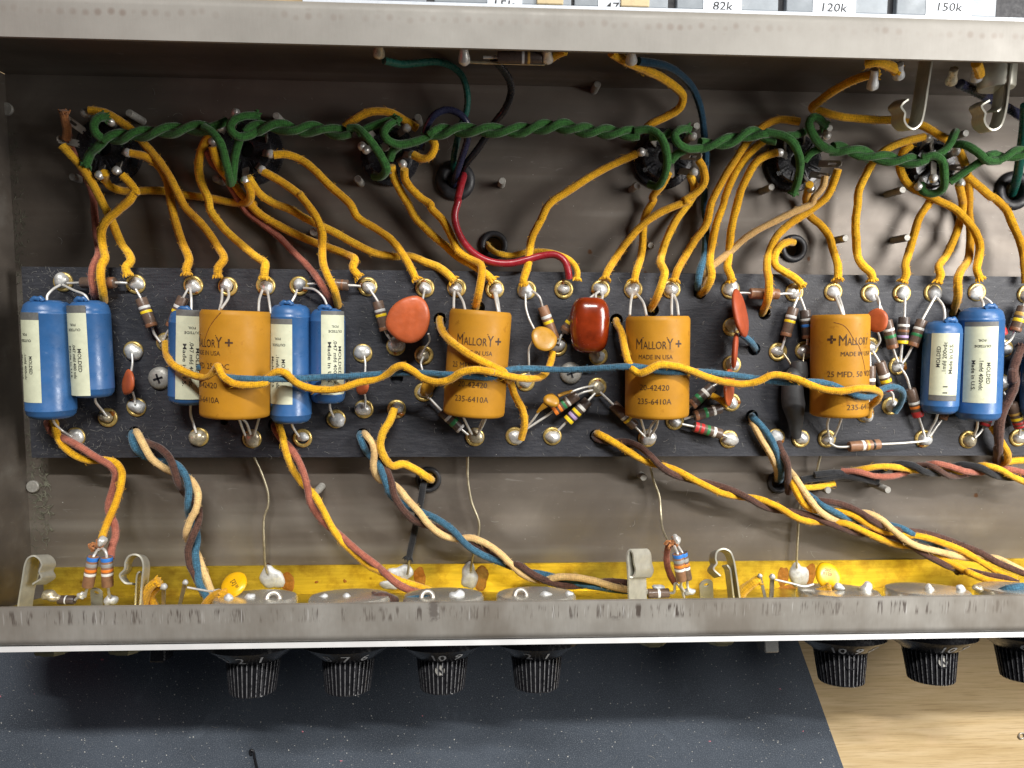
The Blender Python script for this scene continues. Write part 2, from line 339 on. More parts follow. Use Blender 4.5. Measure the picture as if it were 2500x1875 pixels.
def frames(C):
    T = np.gradient(C, axis=0); T /= np.maximum(1e-9, np.linalg.norm(T, axis=1))[:, None]
    u = np.cross(T[0], [0, 0, 1.0]);
    if np.linalg.norm(u) < 1e-3: u = np.cross(T[0], [0, 1.0, 0])
    u /= np.linalg.norm(u); U = [u]
    for t in T[1:]:
        u = u - (u @ t) * t; u /= max(1e-9, np.linalg.norm(u)); U.append(u)
    U = np.array(U); return T, U, np.cross(T, U)
def tube(g, C, r, n=12, cap=True, rough=0.0):
    C = np.array(C); m = len(C); T, U, B = frames(C); L = np.concatenate([[0], np.cumsum(np.linalg.norm(np.diff(C, axis=0), axis=1))])
    R = np.broadcast_to(r, (m,)).astype(float)
    if rough: R = R * (1 + rough * np.convolve(rng.standard_normal(m + 4), np.ones(5) / 2.2, 'valid'))
    V = []; UV = []
    for k in range(n + 1):
        a = 2 * math.pi * k / n
        ring = C + R[:, None] * (math.cos(a) * U + math.sin(a) * B); V.append(ring); UV += [(k / n, l) for l in L]
    V = np.concatenate(V); F = []
    for k in range(n):
        for i in range(m - 1):
            F.append((k * m + i, (k + 1) * m + i, (k + 1) * m + i + 1, k * m + i + 1))
    g.add(V, F, UV)
    if cap:
        for i, s in ((0, -1), (m - 1, 1)):
            ring = [C[i] + R[i] * (math.cos(2 * math.pi * k / n) * U[i] + math.sin(2 * math.pi * k / n) * B[i]) for k in range(n)]
            g.add(ring + [C[i] + s * T[i] * R[i] * 0.25], [((k, (k + 1) % n, n) if s > 0 else ((k + 1) % n, k, n)) for k in range(n)], [(0, L[i])] * (n + 1))
    return g
def basis(a):
    a = np.array(a, float); a /= np.linalg.norm(a)
    u = np.cross([0, 0, 1.0], a)
    if np.linalg.norm(u) < 1e-3: u = np.array([1.0, 0, 0])
    u /= np.linalg.norm(u); return a, u, np.cross(a, u)
def lathe(g, o, axis, prof, n=24, mod=None, jitter=0.0, squash=1.0):
    """prof: (radius, distance along axis)"""
    a, u, w = basis(axis); o = np.array(o, float); V = []; m = len(prof)
    for k in range(n):
        th = 2 * math.pi * k / n
        for r, h in prof:
            rr = r * (mod(th, h) if mod else 1.0) * (1 + jitter * random.uniform(-1, 1))
            V.append(o + a * h + rr * (math.cos(th) * u + squash * math.sin(th) * w))
    F = [(k * m + i, ((k + 1) % n) * m + i, ((k + 1) % n) * m + i + 1, k * m + i + 1) for k in range(n) for i in range(m - 1)]
    return g.add(V, F)
def box(g, c, h, X=(1, 0, 0), Y=(0, 1, 0), Z=(0, 0, 1), bev=0.0):
    c = np.array(c, float); X, Y, Z = (np.array(q, float) for q in (X, Y, Z))
    if not bev:
        V = [c + sx * h[0] * X + sy * h[1] * Y + sz * h[2] * Z for sz in (-1, 1) for sy in (-1, 1) for sx in (-1, 1)]
        return g.add(V, [(0, 2, 3, 1), (4, 5, 7, 6), (0, 1, 5, 4), (2, 6, 7, 3), (0, 4, 6, 2), (1, 3, 7, 5)])
    x, y, z = h; b = bev
    pts = [(-x + b, -y), (x - b, -y), (x, -y + b), (x, y - b), (x - b, y), (-x + b, y), (-x, y - b), (-x, -y + b)]
    V = []
    for zz, ins in ((-z, b), (-z + b, 0), (z - b, 0), (z, b)):
        for px_, py_ in pts:
            fx = (x - ins) / x; fy = (y - ins) / y; V.append(c + px_ * fx * X + py_ * fy * Y + zz * Z)
    F = [tuple(range(7, -1, -1)), tuple(range(24, 32))]
    for l in range(3):
        for k in range(8): F.append((l * 8 + k, l * 8 + (k + 1) % 8, (l + 1) * 8 + (k + 1) % 8, (l + 1) * 8 + k))
    return g.add(V, F)
def sheet(g, prof, x0, x1, th, nx=1):
    """bent sheet: centre-line profile of (y, z) points, extruded along x with thickness th"""
    P = np.array(prof, float); T = np.gradient(P, axis=0); T /= np.linalg.norm(T, axis=1)[:, None]
    N = np.stack([-T[:, 1], T[:, 0]], 1); a = P + N * th / 2; b = P - N * th / 2
    loop = np.vstack([a, b[::-1]]); n = len(loop); V = []
    xs = np.linspace(x0, x1, nx + 1)
    for x in xs: V += [(x, y, z) for y, z in loop]
    F = [(i * n + k, i * n + (k + 1) % n, (i + 1) * n + (k + 1) % n, (i + 1) * n + k) for i in range(nx) for k in range(n)]
    m = len(P)
    for base, flip in ((0, False), (nx * n, True)):
        for k in range(m - 1):
            q = (base + k, base + k + 1, base + n - 2 - k, base + n - 1 - k); F.append(q[::-1] if not flip else q)
    return g.add(V, F)
def plate(name, outer, holes, z0, z1, mat, parent=None, bevel=0.0, org=None):
    """flat plate with real holes (filled 2-D curve, extruded)"""
    cu = bpy.data.curves.new('outline', 'CURVE'); cu.dimensions = '2D'; cu.fill_mode = 'BOTH'
    for loop in [outer] + holes:
        s = cu.splines.new('POLY'); s.points.add(len(loop) - 1); s.use_cyclic_u = True
        for p, q in zip(s.points, loop): p.co = (q[0] * CM, q[1] * CM, 0, 1)
    cu.extrude = (z1 - z0) / 2 * CM; cu.bevel_depth = bevel * CM; cu.bevel_resolution = 1
    t = bpy.data.objects.new('outline', cu); SC.collection.objects.link(t)
    dg = bpy.context.evaluated_depsgraph_get(); me = bpy.data.meshes.new_from_object(t.evaluated_get(dg))
    bpy.data.objects.remove(t); bpy.data.curves.remove(cu)
    org = np.zeros(3) if org is None else np.array(org, float)
    for v in me.vertices: v.co = v.co + Vector(((np.array([0, 0, (z0 + z1) / 2]) - org) * CM))
    me.name = name; me.materials.clear(); me.materials.append(MATS[mat])
    o = bpy.data.objects.new(name, me); attach(o, org, parent); return o
def circle(c, r, n=24): return [(c[0] + r * math.cos(2 * math.pi * k / n), c[1] + r * math.sin(2 * math.pi * k / n)) for k in range(n)]

_txt = {}
def text_tris(body, bold=0.0):
    if (body, bold) not in _txt:
        cu = bpy.data.curves.new('t', 'FONT'); cu.body = body; cu.resolution_u = 2; cu.offset = bold; cu.align_x = 'CENTER'; cu.align_y = 'CENTER'; cu.size = 1
        t = bpy.data.objects.new('t', cu); SC.collection.objects.link(t)
        dg = bpy.context.evaluated_depsgraph_get(); me = bpy.data.meshes.new_from_object(t.evaluated_get(dg))
        V = np.array([v.co[:2] for v in me.vertices]); F = [tuple(p.vertices) for p in me.polygons]
        bpy.data.objects.remove(t); bpy.data.curves.remove(cu); bpy.data.meshes.remove(me)
        lo, hi = V.min(0), V.max(0); V = V - (lo + hi) / 2
        _txt[(body, bold)] = (V, F, hi - lo)
    return _txt[(body, bold)]
def print_on(g, body, fn, c, size, width=None, rot=0.0, bold=0.012):
    """lays lettering on a surface: fn(u, v) -> point; c centre in (u, v) cm; size cap height; width overall"""
    V, F, ext = text_tris(body, bold); h = size / ext[1]; w = (width / ext[0]) if width else h
    cr, sr = math.cos(rot), math.sin(rot)
    g.add([fn(c[0] + x * w * cr - y * h * sr, c[1] + x * w * sr + y * h * cr) for x, y in V], F)
    return g

# ================================================================== the setting
BZ = -0.62
g = G(); box(g, (0, -10, BZ - 1.0), (75, 60, 0.98)); o = g.done('bench_top', 'plywood', smooth=False, org=(0, 0, 0)); tag(o, kind='structure')
e0, e1 = at(1946, 1562, BZ), at(2058, 1875, BZ); dv = (e1 - e0) / np.linalg.norm(e1 - e0)
ra, rb = e0 - dv * 5.5, e0 + dv * 30
o = plate('bench_mat', [(-60, ra[1]), (ra[0], ra[1]), (rb[0], rb[1]), (-60, rb[1])], [], BZ - 0.012, BZ + 0.05, 'bench_mat', bevel=0.012); tag(o, kind='structure')

# ================================================================== chassis
XL, XR = -13.85, 26.0
FRONT = lambda z: -8.9 + 1.05 * z / 5.5           # y of the slanted front wall at height z
chassis = thing('chassis', (0, 0, 0), 'open folded steel amplifier chassis holding all the wiring', 'chassis')
grom = [('A2 1697,1462', 160, 66), ('B2 2008,492', 115, 66), ('B4 290,520', 115, 62), ('C2 1478,900', 108, 70), ('C4 172,922', 98, 62), ('A4 2075,1545', 160, 78)]
GR = []
for s, ro, ri in grom:
    c = pt(s, 0.05); GR.append((c, ro * 0.30135 / 79.0, ri * 0.30135 / 79.0))
holes = [circle(c, ro * 0.86) for c, ro, ri in GR]
plate('floor', [(XL, -8.85), (XR, -8.85), (XR, 7.05), (XL, 7.05)], holes, -0.12, 0.0, 'chassis_steel', chassis)
for c, ro, ri in GR:
    g = G(); tb = (ro - ri) / 2; rc = (ro + ri) / 2
    lathe(g, c * [1, 1, 0], (0, 0, 1), [(ri, -0.25), (ri, 0.04)] + [(rc - tb * math.cos(a), 0.05 + tb * 0.75 * math.sin(a)) for a in np.linspace(0, math.pi, 8)] + [(ro, 0.0)], 32)
    g.done('grommet', 'rubber', chassis)
g = G(); sheet(g, [(7.06, 0.0), (7.06, 2.5), (7.06, 5.22)], XL, XR, 0.1); g.done('rear_wall', 'chassis_steel', chassis, smooth=False, org=(0, 0, 0))
arc = [(7.06 - 0.2 + 0.2 * math.cos(a), 5.24 + 0.2 * math.sin(a)) for a in np.linspace(0, math.pi / 2, 8)]
g = G(); sheet(g, arc + [(6.6, 5.44), (6.11, 5.44)], XL - 0.1, XR, 0.1); g.done('rear_flange', 'rear_flange_zinc', chassis, org=(0, 0, 0), angle=35)
g = G(); sheet(g, [(FRONT(z), z) for z in (0.0, 2.6, 5.2)], XL, XR, 0.1); g.done('front_wall', 'chassis_steel', chassis, smooth=False, org=(0, 0, 0))
fy = FRONT(5.2); arc = [(fy + 0.2 - 0.2 * math.cos(a), 5.22 + 0.22 * math.sin(a)) for a in np.linspace(0.0, math.pi / 2, 8)]
g = G(); sheet(g, arc + [(-7.3, 5.44), (-6.94, 5.44)], XL - 0.1, XR, 0.1); g.done('front_flange', 'front_flange_zinc', chassis, org=(0, 0, 0), angle=35)
g = G(); V = [(XL - dx, y, z) for dx in (0.12, 0.0) for y, z in ((-8.85, 0), (7.0, 0), (7.0, 5.3), (FRONT(5.3), 5.3))]
g.add(V, [(0, 1, 2, 3), (7, 6, 5, 4), (0, 4, 5, 1), (1, 5, 6, 2), (2, 6, 7, 3), (3, 7, 4, 0)]); g.done('side_wall', 'chassis_steel', chassis, smooth=False, org=(0, 0, 0))

# control panel: aluminium plate on the outside of the front wall
PN = np.array([0, -5.5, -0.0 + 1.05]); PN /= np.linalg.norm(PN)          # its outward normal
g = G(); sheet(g, [(FRONT(z) - 0.14, z) for z in (0.05, 2.6, 5.36)], XL - 0.05, XR, 0.13)
o = g.done('control_panel', 'aluminium', smooth=False, org=(0, 0, 0)); tag(o, 'bright aluminium control panel along the front edge behind the knobs', 'panel')

# threaded screw ends standing up through the floor (top pixel, height, radius, lean)
def screw_end(s, h, r=0.115, thread=True):
    p = pt(s, h); b = p * [1, 1, 0]; n = max(3, int(h / 0.07)); prof = [(0.001, h), (r * 0.80, h), (r * 0.88, h - 0.02)]
    z = h - 0.05
    while z > 0.02:
        prof += [(r, z), (r, z - 0.03), (r * 0.72, z - 0.045), (r * 0.72, z - 0.06)]; z -= 0.09
    prof += [(r, 0.0)]
    g = G(); lathe(g, b, (0, 0, 1), prof[::-1], 14); g.done('screw', 'screw_zinc', chassis, angle=50)
for s, h in (('A1 1045,915', 0.85), ('A1 585,1430', 0.75), ('A2 245,938', 0.6), ('A2 1392,950', 0.65), ('A2 905,1450', 0.7), ('A2 2077,1465', 0.65), ('A3 857,683', 0.6),
             ('A3 1662,1018', 0.85), ('A3 1178,1503', 0.7), ('A4 583,1037', 0.7), ('A4 112,1515', 0.75), ('A4 1687,1078', 0.7), ('A4 1175,1538', 0.85), ('B2 545,387', 0.45),
             ('B3 1292,495', 0.25), ('B4 712,437', 0.75), ('B4 1212,432', 0.75), ('C2 582,990', 0.6), ('C3 1232,884', 0.4), ('C4 572,988', 0.5), ('C4 1056,985', 0.95), ('A1 1745,1445', 0.6)):
    screw_end(s, h)
for s, h in (('C1 258,958', 0.10), ('A1 45,880', 0.10)):
    p = pt(s, h); g = G(); lathe(g, p * [1, 1, 0], (0, 0, 1), [(0.18, 0), (0.19, h - 0.03), (0.17, h), (0.001, h + 0.004)], 18); g.done('rivet', 'screw_zinc', chassis, angle=40)

# ================================================================== brass ground plate on the floor along the front wall, turned up the wall
BY = -7.86
g = G(); sheet(g, [(BY, 0.03), (-8.4, 0.03), (-8.80, 0.03), (-8.81, 0.10), (FRONT(1.2) + 0.10, 1.2), (FRONT(4.6) + 0.10, 4.6)], XL + 0.35, XR, 0.05)
brass_plate = g.done('ground_plate', 'brass_sheet', smooth=False, org=(0, 0, 0)); tag(brass_plate, 'yellow brass ground plate running along the inside of the front wall', 'brass plate')
def blob(g, c, rx, ry, h, n=20, irregular=0.16, peak=0.0):
    """irregular mound lying on z = c[2]"""
    c = np.array(c, float); ph = [random.uniform(0, 6.28) for _ in range(4)]; V = []; rings = 7
    for i in range(rings):
        t = i / (rings - 1); rr = math.cos(t * math.pi / 2); zz = h * math.sin(t * math.pi / 2)
        for k in range(n):
            a = 2 * math.pi * k / n
            m = 1 + irregular * (math.sin(2 * a + ph[0]) * 0.5 + math.sin(3 * a + ph[1]) * 0.35 + math.sin(5 * a + ph[2]) * 0.25)
            V.append(c + [rx * rr * m * math.cos(a), ry * rr * m * math.sin(a), zz * (1 + 0.15 * math.sin(2 * a + ph[3]) * rr)])
    F = [(i * n + k, i * n + (k + 1) % n, (i + 1) * n + (k + 1) % n, (i + 1) * n + k) for i in range(rings - 1) for k in range(n)]
    return g.add(V, F)
for s, rx, ry, h in (('D2 212,118', 0.36, 0.40, 0.22), ('D2 1245,90', 0.42, 0.32, 0.2), ('D2 1175,170', 0.30, 0.2, 0.12), ('D2 1812,105', 0.30, 0.40, 0.24), ('D4 330,95', 0.30, 0.44, 0.26)):
    p = pt(s, 0.05); g = G(); blob(g, p, rx, ry, h * 0.62, irregular=0.28); g.done('solder_mound', 'solder_dull', brass_plate)
for s, rx, ry in (('D2 335,150', 0.2, 0.30), ('D2 1410,110', 0.18, 0.27), ('D2 1905,120', 0.22, 0.36), ('D4 205,110', 0.15, 0.34), ('D4 420,90', 0.20, 0.30), ('D4 270,210', 0.34, 0.14), ('D2 573,153', 0.05, 0.04), ('D2 803,145', 0.05, 0.05)):
    p = pt(s, 0.058); g = G(); blob(g, p, rx * 1.15, ry * 1.1, 0.008, irregular=0.22); g.done('flux_stain', 'flux', brass_plate)

# ================================================================== circuit board with eyelets
BT = 0.75
bl = at(47, 655, BT)[0] * 0.5 + at(82, 1113, BT)[0] * 0.5
Y1, Y0 = 1.38, -4.25
board = thing('circuit_board', (0, 0, 0.3), 'long black fibre eyelet board carrying the capacitors and resistors', 'circuit board')
bh = ['B2 1575,1092', 'B2 1885,1000', 'B3 1012,1100', 'B3 1305,1018', 'B3 1690,878', 'B3 2128,1335', 'B4 55,1045', 'B4 1597,1048', 'C1 1092,522', 'C2 948,535', 'C3 845,545', 'C4 -48,385', 'C2 1222,75', 'C1 405,445', 'C2 235,450', 'B1 800,965', 'B2 715,985', 'C1 1815,425']
hole_c = [pt(s, BT) for s in bh]
plate('board', [(bl, Y0), (XR - 2, Y0), (XR - 2, Y1), (bl, Y1)], [circle(c, 0.20 if i != 17 else 0.12, 18) for i, c in enumerate(hole_c)], 0.44, BT, 'fibre_board', board)
g = G(); box(g, ((bl + XR - 2) / 2, (Y0 + Y1) / 2, 0.21), ((XR - 2 - bl) / 2 - 0.05, (Y1 - Y0) / 2 - 0.06, 0.205)); g.done('backing_board', 'fibre_board', board, smooth=False, org=(0, 0, 0))
EY = dict(
 e1='B1 500,790', e2='B1 1088,808', e3='B1 1557,818', e4='B1 1838,828', e5='B2 155,820', e6='B2 428,822', e7='B2 985,828', e8='B2 1450,838', e9='B2 1708,838', e10='B2 2018,848',
 e11='B3 287,855', e12='B3 588,850', e13='B3 888,850', e14='B3 1152,850', e15='B3 1463,850', e16='B3 1945,852', e17='B4 305,875', e18='B4 622,870', e19='B4 920,880', e20='B4 1180,882', e21='B4 1432,877', e22='B4 1790,872', e23='B4 2190,890',
 m1='B1 1070,1350', m2='B1 1335,1280', m3='B2 945,1370', m4='B2 1213,1312', m5='B2 1442,1385', m6='B3 540,1315', m7='B3 870,1392', m8='B3 1955,1155', m9='B3 1955,1462', m10='B4 172,1358', m11='B4 385,1348', m12='B4 920,1312', m13='B4 1145,1472', m14='B4 2010,1330', m15='B4 1985,1610',
 l1='C1 1095,315', l2='C1 862,400', l3='C1 600,557', l4='C1 1605,557', l5='C1 2035,572', l6='C2 455,567', l7='C2 728,410', l8='C2 955,330', l9='C2 1220,330', l10='C2 1440,192', l11='C2 1857,557',
 l12='C3 190,550', l13='C3 495,550', l14='C3 860,150', l15='C3 275,110', l16='C3 1265,567', l17='C3 1490,425', l18='C3 1950,275', l19='C3 1930,575', l20='C4 155,560', l21='C4 357,570', l22='C4 570,570', l23='C4 880,365', l24='C4 1090,305', l25='C4 1355,570', l26='C4 1718,577', l27='C4 2125,562')
EP = {}
aged = {'m2', 'm5', 'l5', 'l11', 'l26', 'l14', 'l4', 'l2'}
for k, s in EY.items():
    p = pt(s, BT + 0.1); p[2] = BT; EP[k] = p
    g = G(); lathe(g, p, (0, 0, 1), [(0.285, 0.0), (0.29, 0.02), (0.275, 0.05), (0.23, 0.065), (0.19, 0.05), (0.17, 0.02)], 20)
    ey = g.done('eyelet', 'eyelet_brass', board)
    g = G(); d = 0.245 * random.uniform(0.74, 1.05); h = random.uniform(0.12, 0.22); off = np.array([random.uniform(-0.045, 0.045), random.uniform(-0.045, 0.045), 0.03])
    blob(g, p + off, d, d * random.uniform(0.82, 1.06), h, 20, 0.13); sd = g.done('solder', 'solder_aged' if k in aged else random.choice(('solder', 'solder', 'solder_dull')), ey)
    if random.random() < 0.55:
        a = random.uniform(0, 6.28); g = G(); blob(g, p + [0.2 * math.cos(a), 0.2 * math.sin(a), 0.045], random.uniform(0.05, 0.10), random.uniform(0.05, 0.09), 0.05, 12, 0.3); g.done('flux_residue', 'flux', ey)
for s in ('B1 1285,1572', 'B3 645,1530'):
    p = pt(s, BT + 0.12); p[2] = BT; g = G()
    lathe(g, p, (0, 0, 1), [(0.335, 0.0), (0.335, 0.05), (0.30, 0.11), (0.20, 0.16), (0.001, 0.18)], 28)
    sc = g.done('pan_head_screw', 'screw_zinc', board)
    g = G(); a = random.uniform(0.1, 0.5)
    for q in (a, a + math.pi / 2): box(g, p + [0, 0, 0.155], (0.14, 0.028, 0.032), (math.cos(q), math.sin(q), 0), (-math.sin(q), math.cos(q), 0))
    g.done('cross_recess', 'organizer_gap', sc, smooth=False)

# ================================================================== tube sockets
SOCK = [  # centre, radius px, lugs (crop px root -> tip, hole, solder)
 ('S1 945,850', 78, '600,560>280,330 h;505,770>140,690 h;690,360>610,245 s;1120,470>1050,395 s;1240,890>1330,920 s;1190,1080>1140,1225 s;900,1150>850,1300 s;760,420>800,330;1220,640>1330,600', 'leftmost black tube socket with two slotted lugs sticking out left'),
 ('S2 1060,870', 80, '1330,920>1460,940 s;1230,1130>1310,1210 s;1040,1180>1030,1390 s;620,800>480,730 s;690,560>610,500 s;830,470>870,250 s;1380,700>1400,610;1180,560>1240,420;800,1150>730,1330', 'second black tube socket from the left with yellow wires soldered below'),
 ('S3 900,960', 70, '560,850>440,810 s;640,820>510,870 s;800,760>860,880;1060,600>1200,500 s;1140,950>1300,960 s;1060,1020>1130,1110 s;880,1120>930,1260;640,650>560,560', 'third black tube socket from the left near the red wire grommet'),
 ('S4 985,860', 74, '700,790>590,770 s;1270,840>1600,850 h;1230,1090>1480,1110 s;1320,600>1460,505 s;1060,620>1070,760;1090,960>1095,1190;840,640>760,540', 'fourth black tube socket from the left below the dark blue wire'),
 ('S5 860,930', 71, '700,830>570,780 s;1240,965>1610,970 h;1090,1140>1410,1190 h;1060,1260>1110,1390 s;1220,620>1370,500 s;680,700>660,620;980,600>1000,520;1010,1180>1030,1240', 'fifth black tube socket from the left with holed lugs pointing right'),
 ('S6 870,860', 69, '870,620>860,460 h;700,520>800,400 s;890,820>890,1080 s;1150,890>1430,890 h;1240,1080>1350,1160 s;1130,700>1270,620 s;700,1080>640,1210 s;560,800>480,700;1060,560>1100,440', 'rightmost black tube socket beside the green wire grommet')]
for s, rp, lugs, lab in SOCK:
    cr = s.split()[0]; c = pt(s, 0.3); c[2] = 0.0; r = rp / 80.0
    so = thing('tube_socket', c, lab, 'tube socket', 'tube sockets along the rear of the chassis')
    g = G(); lathe(g, c, (0, 0, 1), [(r, 0.0), (r, 0.12), (r * 0.97, 0.16), (r * 0.80, 0.18), (r * 0.76, 0.42), (r * 0.72, 0.46), (0.30, 0.46), (0.235, 0.44), (0.22, 0.30), (0.21, 0.02)], 40)
    body = g.done('body', 'phenolic', so, angle=32)
    for k in range(9):
        a = 2 * math.pi * (k + 0.35) / 9; X = np.array([math.cos(a), math.sin(a), 0]); Yv = np.array([-math.sin(a), math.cos(a), 0])
        for dd in (-0.055, 0.055):
            g = G(); box(g, c + X * r * 0.56 + Yv * dd + [0, 0, 0.475], (r * 0.17, 0.018, 0.03), X, Yv); g.done('rib', 'phenolic', body, smooth=False)
    V889 = lambda u, v, c=c, r=r: c + np.array([-0.62 * r, -0.42 * r, 0]) + np.array([0.93 * u - 0.35 * v, 0.35 * u + 0.93 * v, 0.475]) * [1, 1, 1]
    if s[:2] in ('S3', 'S4', 'S5', 'S6'):
        g = G(); print_on(g, '889', V889, (0, 0), 0.13); g.done('moulded_number', 'heat_shrink', body, smooth=False)
    for L in lugs.split(';'):
        L, _, fl = L.strip().partition(' '); a, b = L.split('>')
        p0 = pt(cr + ' ' + a, 0.45); p1 = pt(cr + ' ' + b, 1.0)
        d = p1 - p0; ln = np.linalg.norm(d); d = d / ln; w = np.cross(d, [0, 0, 1.0]); w /= np.linalg.norm(w); nn = np.cross(w, d)
        g = G(); hw, th = 0.10, 0.018
        def rect(a0, a1, w0, w1):
            box(g, p0 + d * (a0 + a1) / 2 + w * (w0 + w1) / 2, ((a1 - a0) / 2, (w1 - w0) / 2, th), d, w, nn)
        if 'h' in fl:
            rect(-0.1, ln * 0.45, -hw, hw); rect(ln * 0.45, ln * 0.8, -hw, -0.045); rect(ln * 0.45, ln * 0.8, 0.045, hw); rect(ln * 0.8, ln * 0.97, -hw, hw); rect(ln * 0.97, ln * 1.03, -hw * 0.6, hw * 0.6)
        else:
            rect(-0.1, ln * 0.9, -hw, hw); rect(ln * 0.9, ln, -hw * 0.65, hw * 0.65)
        lg = g.done('lug', 'lug_steel', so, smooth=False)
        if 's' in fl:
            g = G(); C = np.array([p1 - d * 0.10 + nn * 0.0, p1 + d * 0.02, p1 + d * 0.10]); lathe(g, p1 - d * 0.16, d, [(0.001, -0.02), (0.085, 0.02), (0.125, 0.10), (0.13, 0.17), (0.10, 0.25), (0.001, 0.29)], 12, jitter=0.05)
            g.done('solder', 'solder', lg)

# ================================================================== wire helper
NW = [0]
def fray(parent, P, d, mat, r, n=14, spread=0.9):
    g = G(); a, u, w = basis(d)
    for k in range(n):
        t = 2 * math.pi * k / n + random.uniform(-0.3, 0.3); rad = math.cos(t) * u + math.sin(t) * w
        L = random.uniform(0.07, 0.17); q0 = P + rad * r * 0.75 - a * 0.08; q1 = q0 + a * L * 0.7 + rad * L * spread * random.uniform(0.2, 0.9)
        tube(g, [q0, (q0 + q1) / 2 + rad * 0.015, q1], [0.034, 0.03, 0.014], 5)
    g.done('frayed_end', mat, parent)
def fuzz(parent, C, r, mat, per_cm=22):
    T, U, B = frames(C); L = np.concatenate([[0], np.cumsum(np.linalg.norm(np.diff(C, axis=0), axis=1))]); g = G()
    for _ in range(int(L[-1] * per_cm)):
        i = random.randrange(len(C)); a = random.uniform(0, 6.28); rad = math.cos(a) * U[i] + math.sin(a) * B[i]; sd = random.uniform(-1, 1) * T[i] + random.uniform(-0.6, 0.6) * np.cross(T[i], rad)
        p0 = C[i] + rad * r * 0.97; ln = random.uniform(0.02, 0.085); p1 = p0 + (rad * 0.55 + sd) * ln; p2 = p1 + (rad * random.uniform(-0.3, 0.5) + sd) * ln * 0.7
        tube(g, [p0, p1, p2], [0.0055, 0.0048, 0.0025], 3, False)
    tag(g.done('fuzz', mat, parent), kind='stuff')
def wire(mat, label, s, r=0.117, z=1.0, f='', group=None, name='wire', n=12, cat='wire', rough=0.02, parent=None):
    C = spline(path(s, z))
    if mat.startswith('cloth'):
        k = np.ones(9) / 9; j = np.stack([np.convolve(rng.standard_normal(len(C) + 8), k, 'valid') for _ in range(3)], 1); e = np.minimum(1, np.minimum(np.arange(len(C)), np.arange(len(C))[::-1]) / 8.0)
        C = C + j * e[:, None] * 0.014; rough = rough * 1.2
    if mat == 'cloth_yellow': mat = random.choice(('cloth_yellow', 'cloth_yellow', 'cloth_yellow_soiled', 'cloth_yellow_bright'))
    g = G(); tube(g, C, r, n, True, rough)
    o = g.done(name, mat, parent)
    if parent is None: tag(o, label, cat, group)
    if mat.startswith('cloth'): fuzz(o, C, r, mat)
    if 'e' in f: fray(o, C[-1], C[-1] - C[-4], mat, r)
    if 's' in f: fray(o, C[0], C[0] - C[3], mat, r)
    return o

# ================================================================== moulded blue capacitors
def lead(parent, P, r=0.038, mat='tinned_lead', name='lead'):
    g = G(); tube(g, spline(P, 0.05), r, 8); return g.done(name, mat, parent)
def surface_map(A, B, r):
    """cylinder from A to B (lying): (u around from the top, rightwards; v along, upwards in the photo from the middle) -> point"""
    ax = (A - B) / np.linalg.norm(A - B); up = np.array([0, 0, 1.0]); up -= (up @ ax) * ax; up /= np.linalg.norm(up); rt = np.cross(ax, up)
    mid = (A + B) / 2
    return (lambda u, v, k=0.0: mid + ax * v + (r + k) * (math.sin(u / r) * rt + math.cos(u / r) * up)), ax
def patch(g, fn, u0, u1, v0, v1, k, n=14, m=2):
    V = [fn(u0 + (u1 - u0) * i / n, v0 + (v1 - v0) * j / m, k) for j in range(m + 1) for i in range(n + 1)]
    return g.add(V, [(j * (n + 1) + i, j * (n + 1) + i + 1, (j + 1) * (n + 1) + i + 1, (j + 1) * (n + 1) + i) for j in range(m) for i in range(n)])
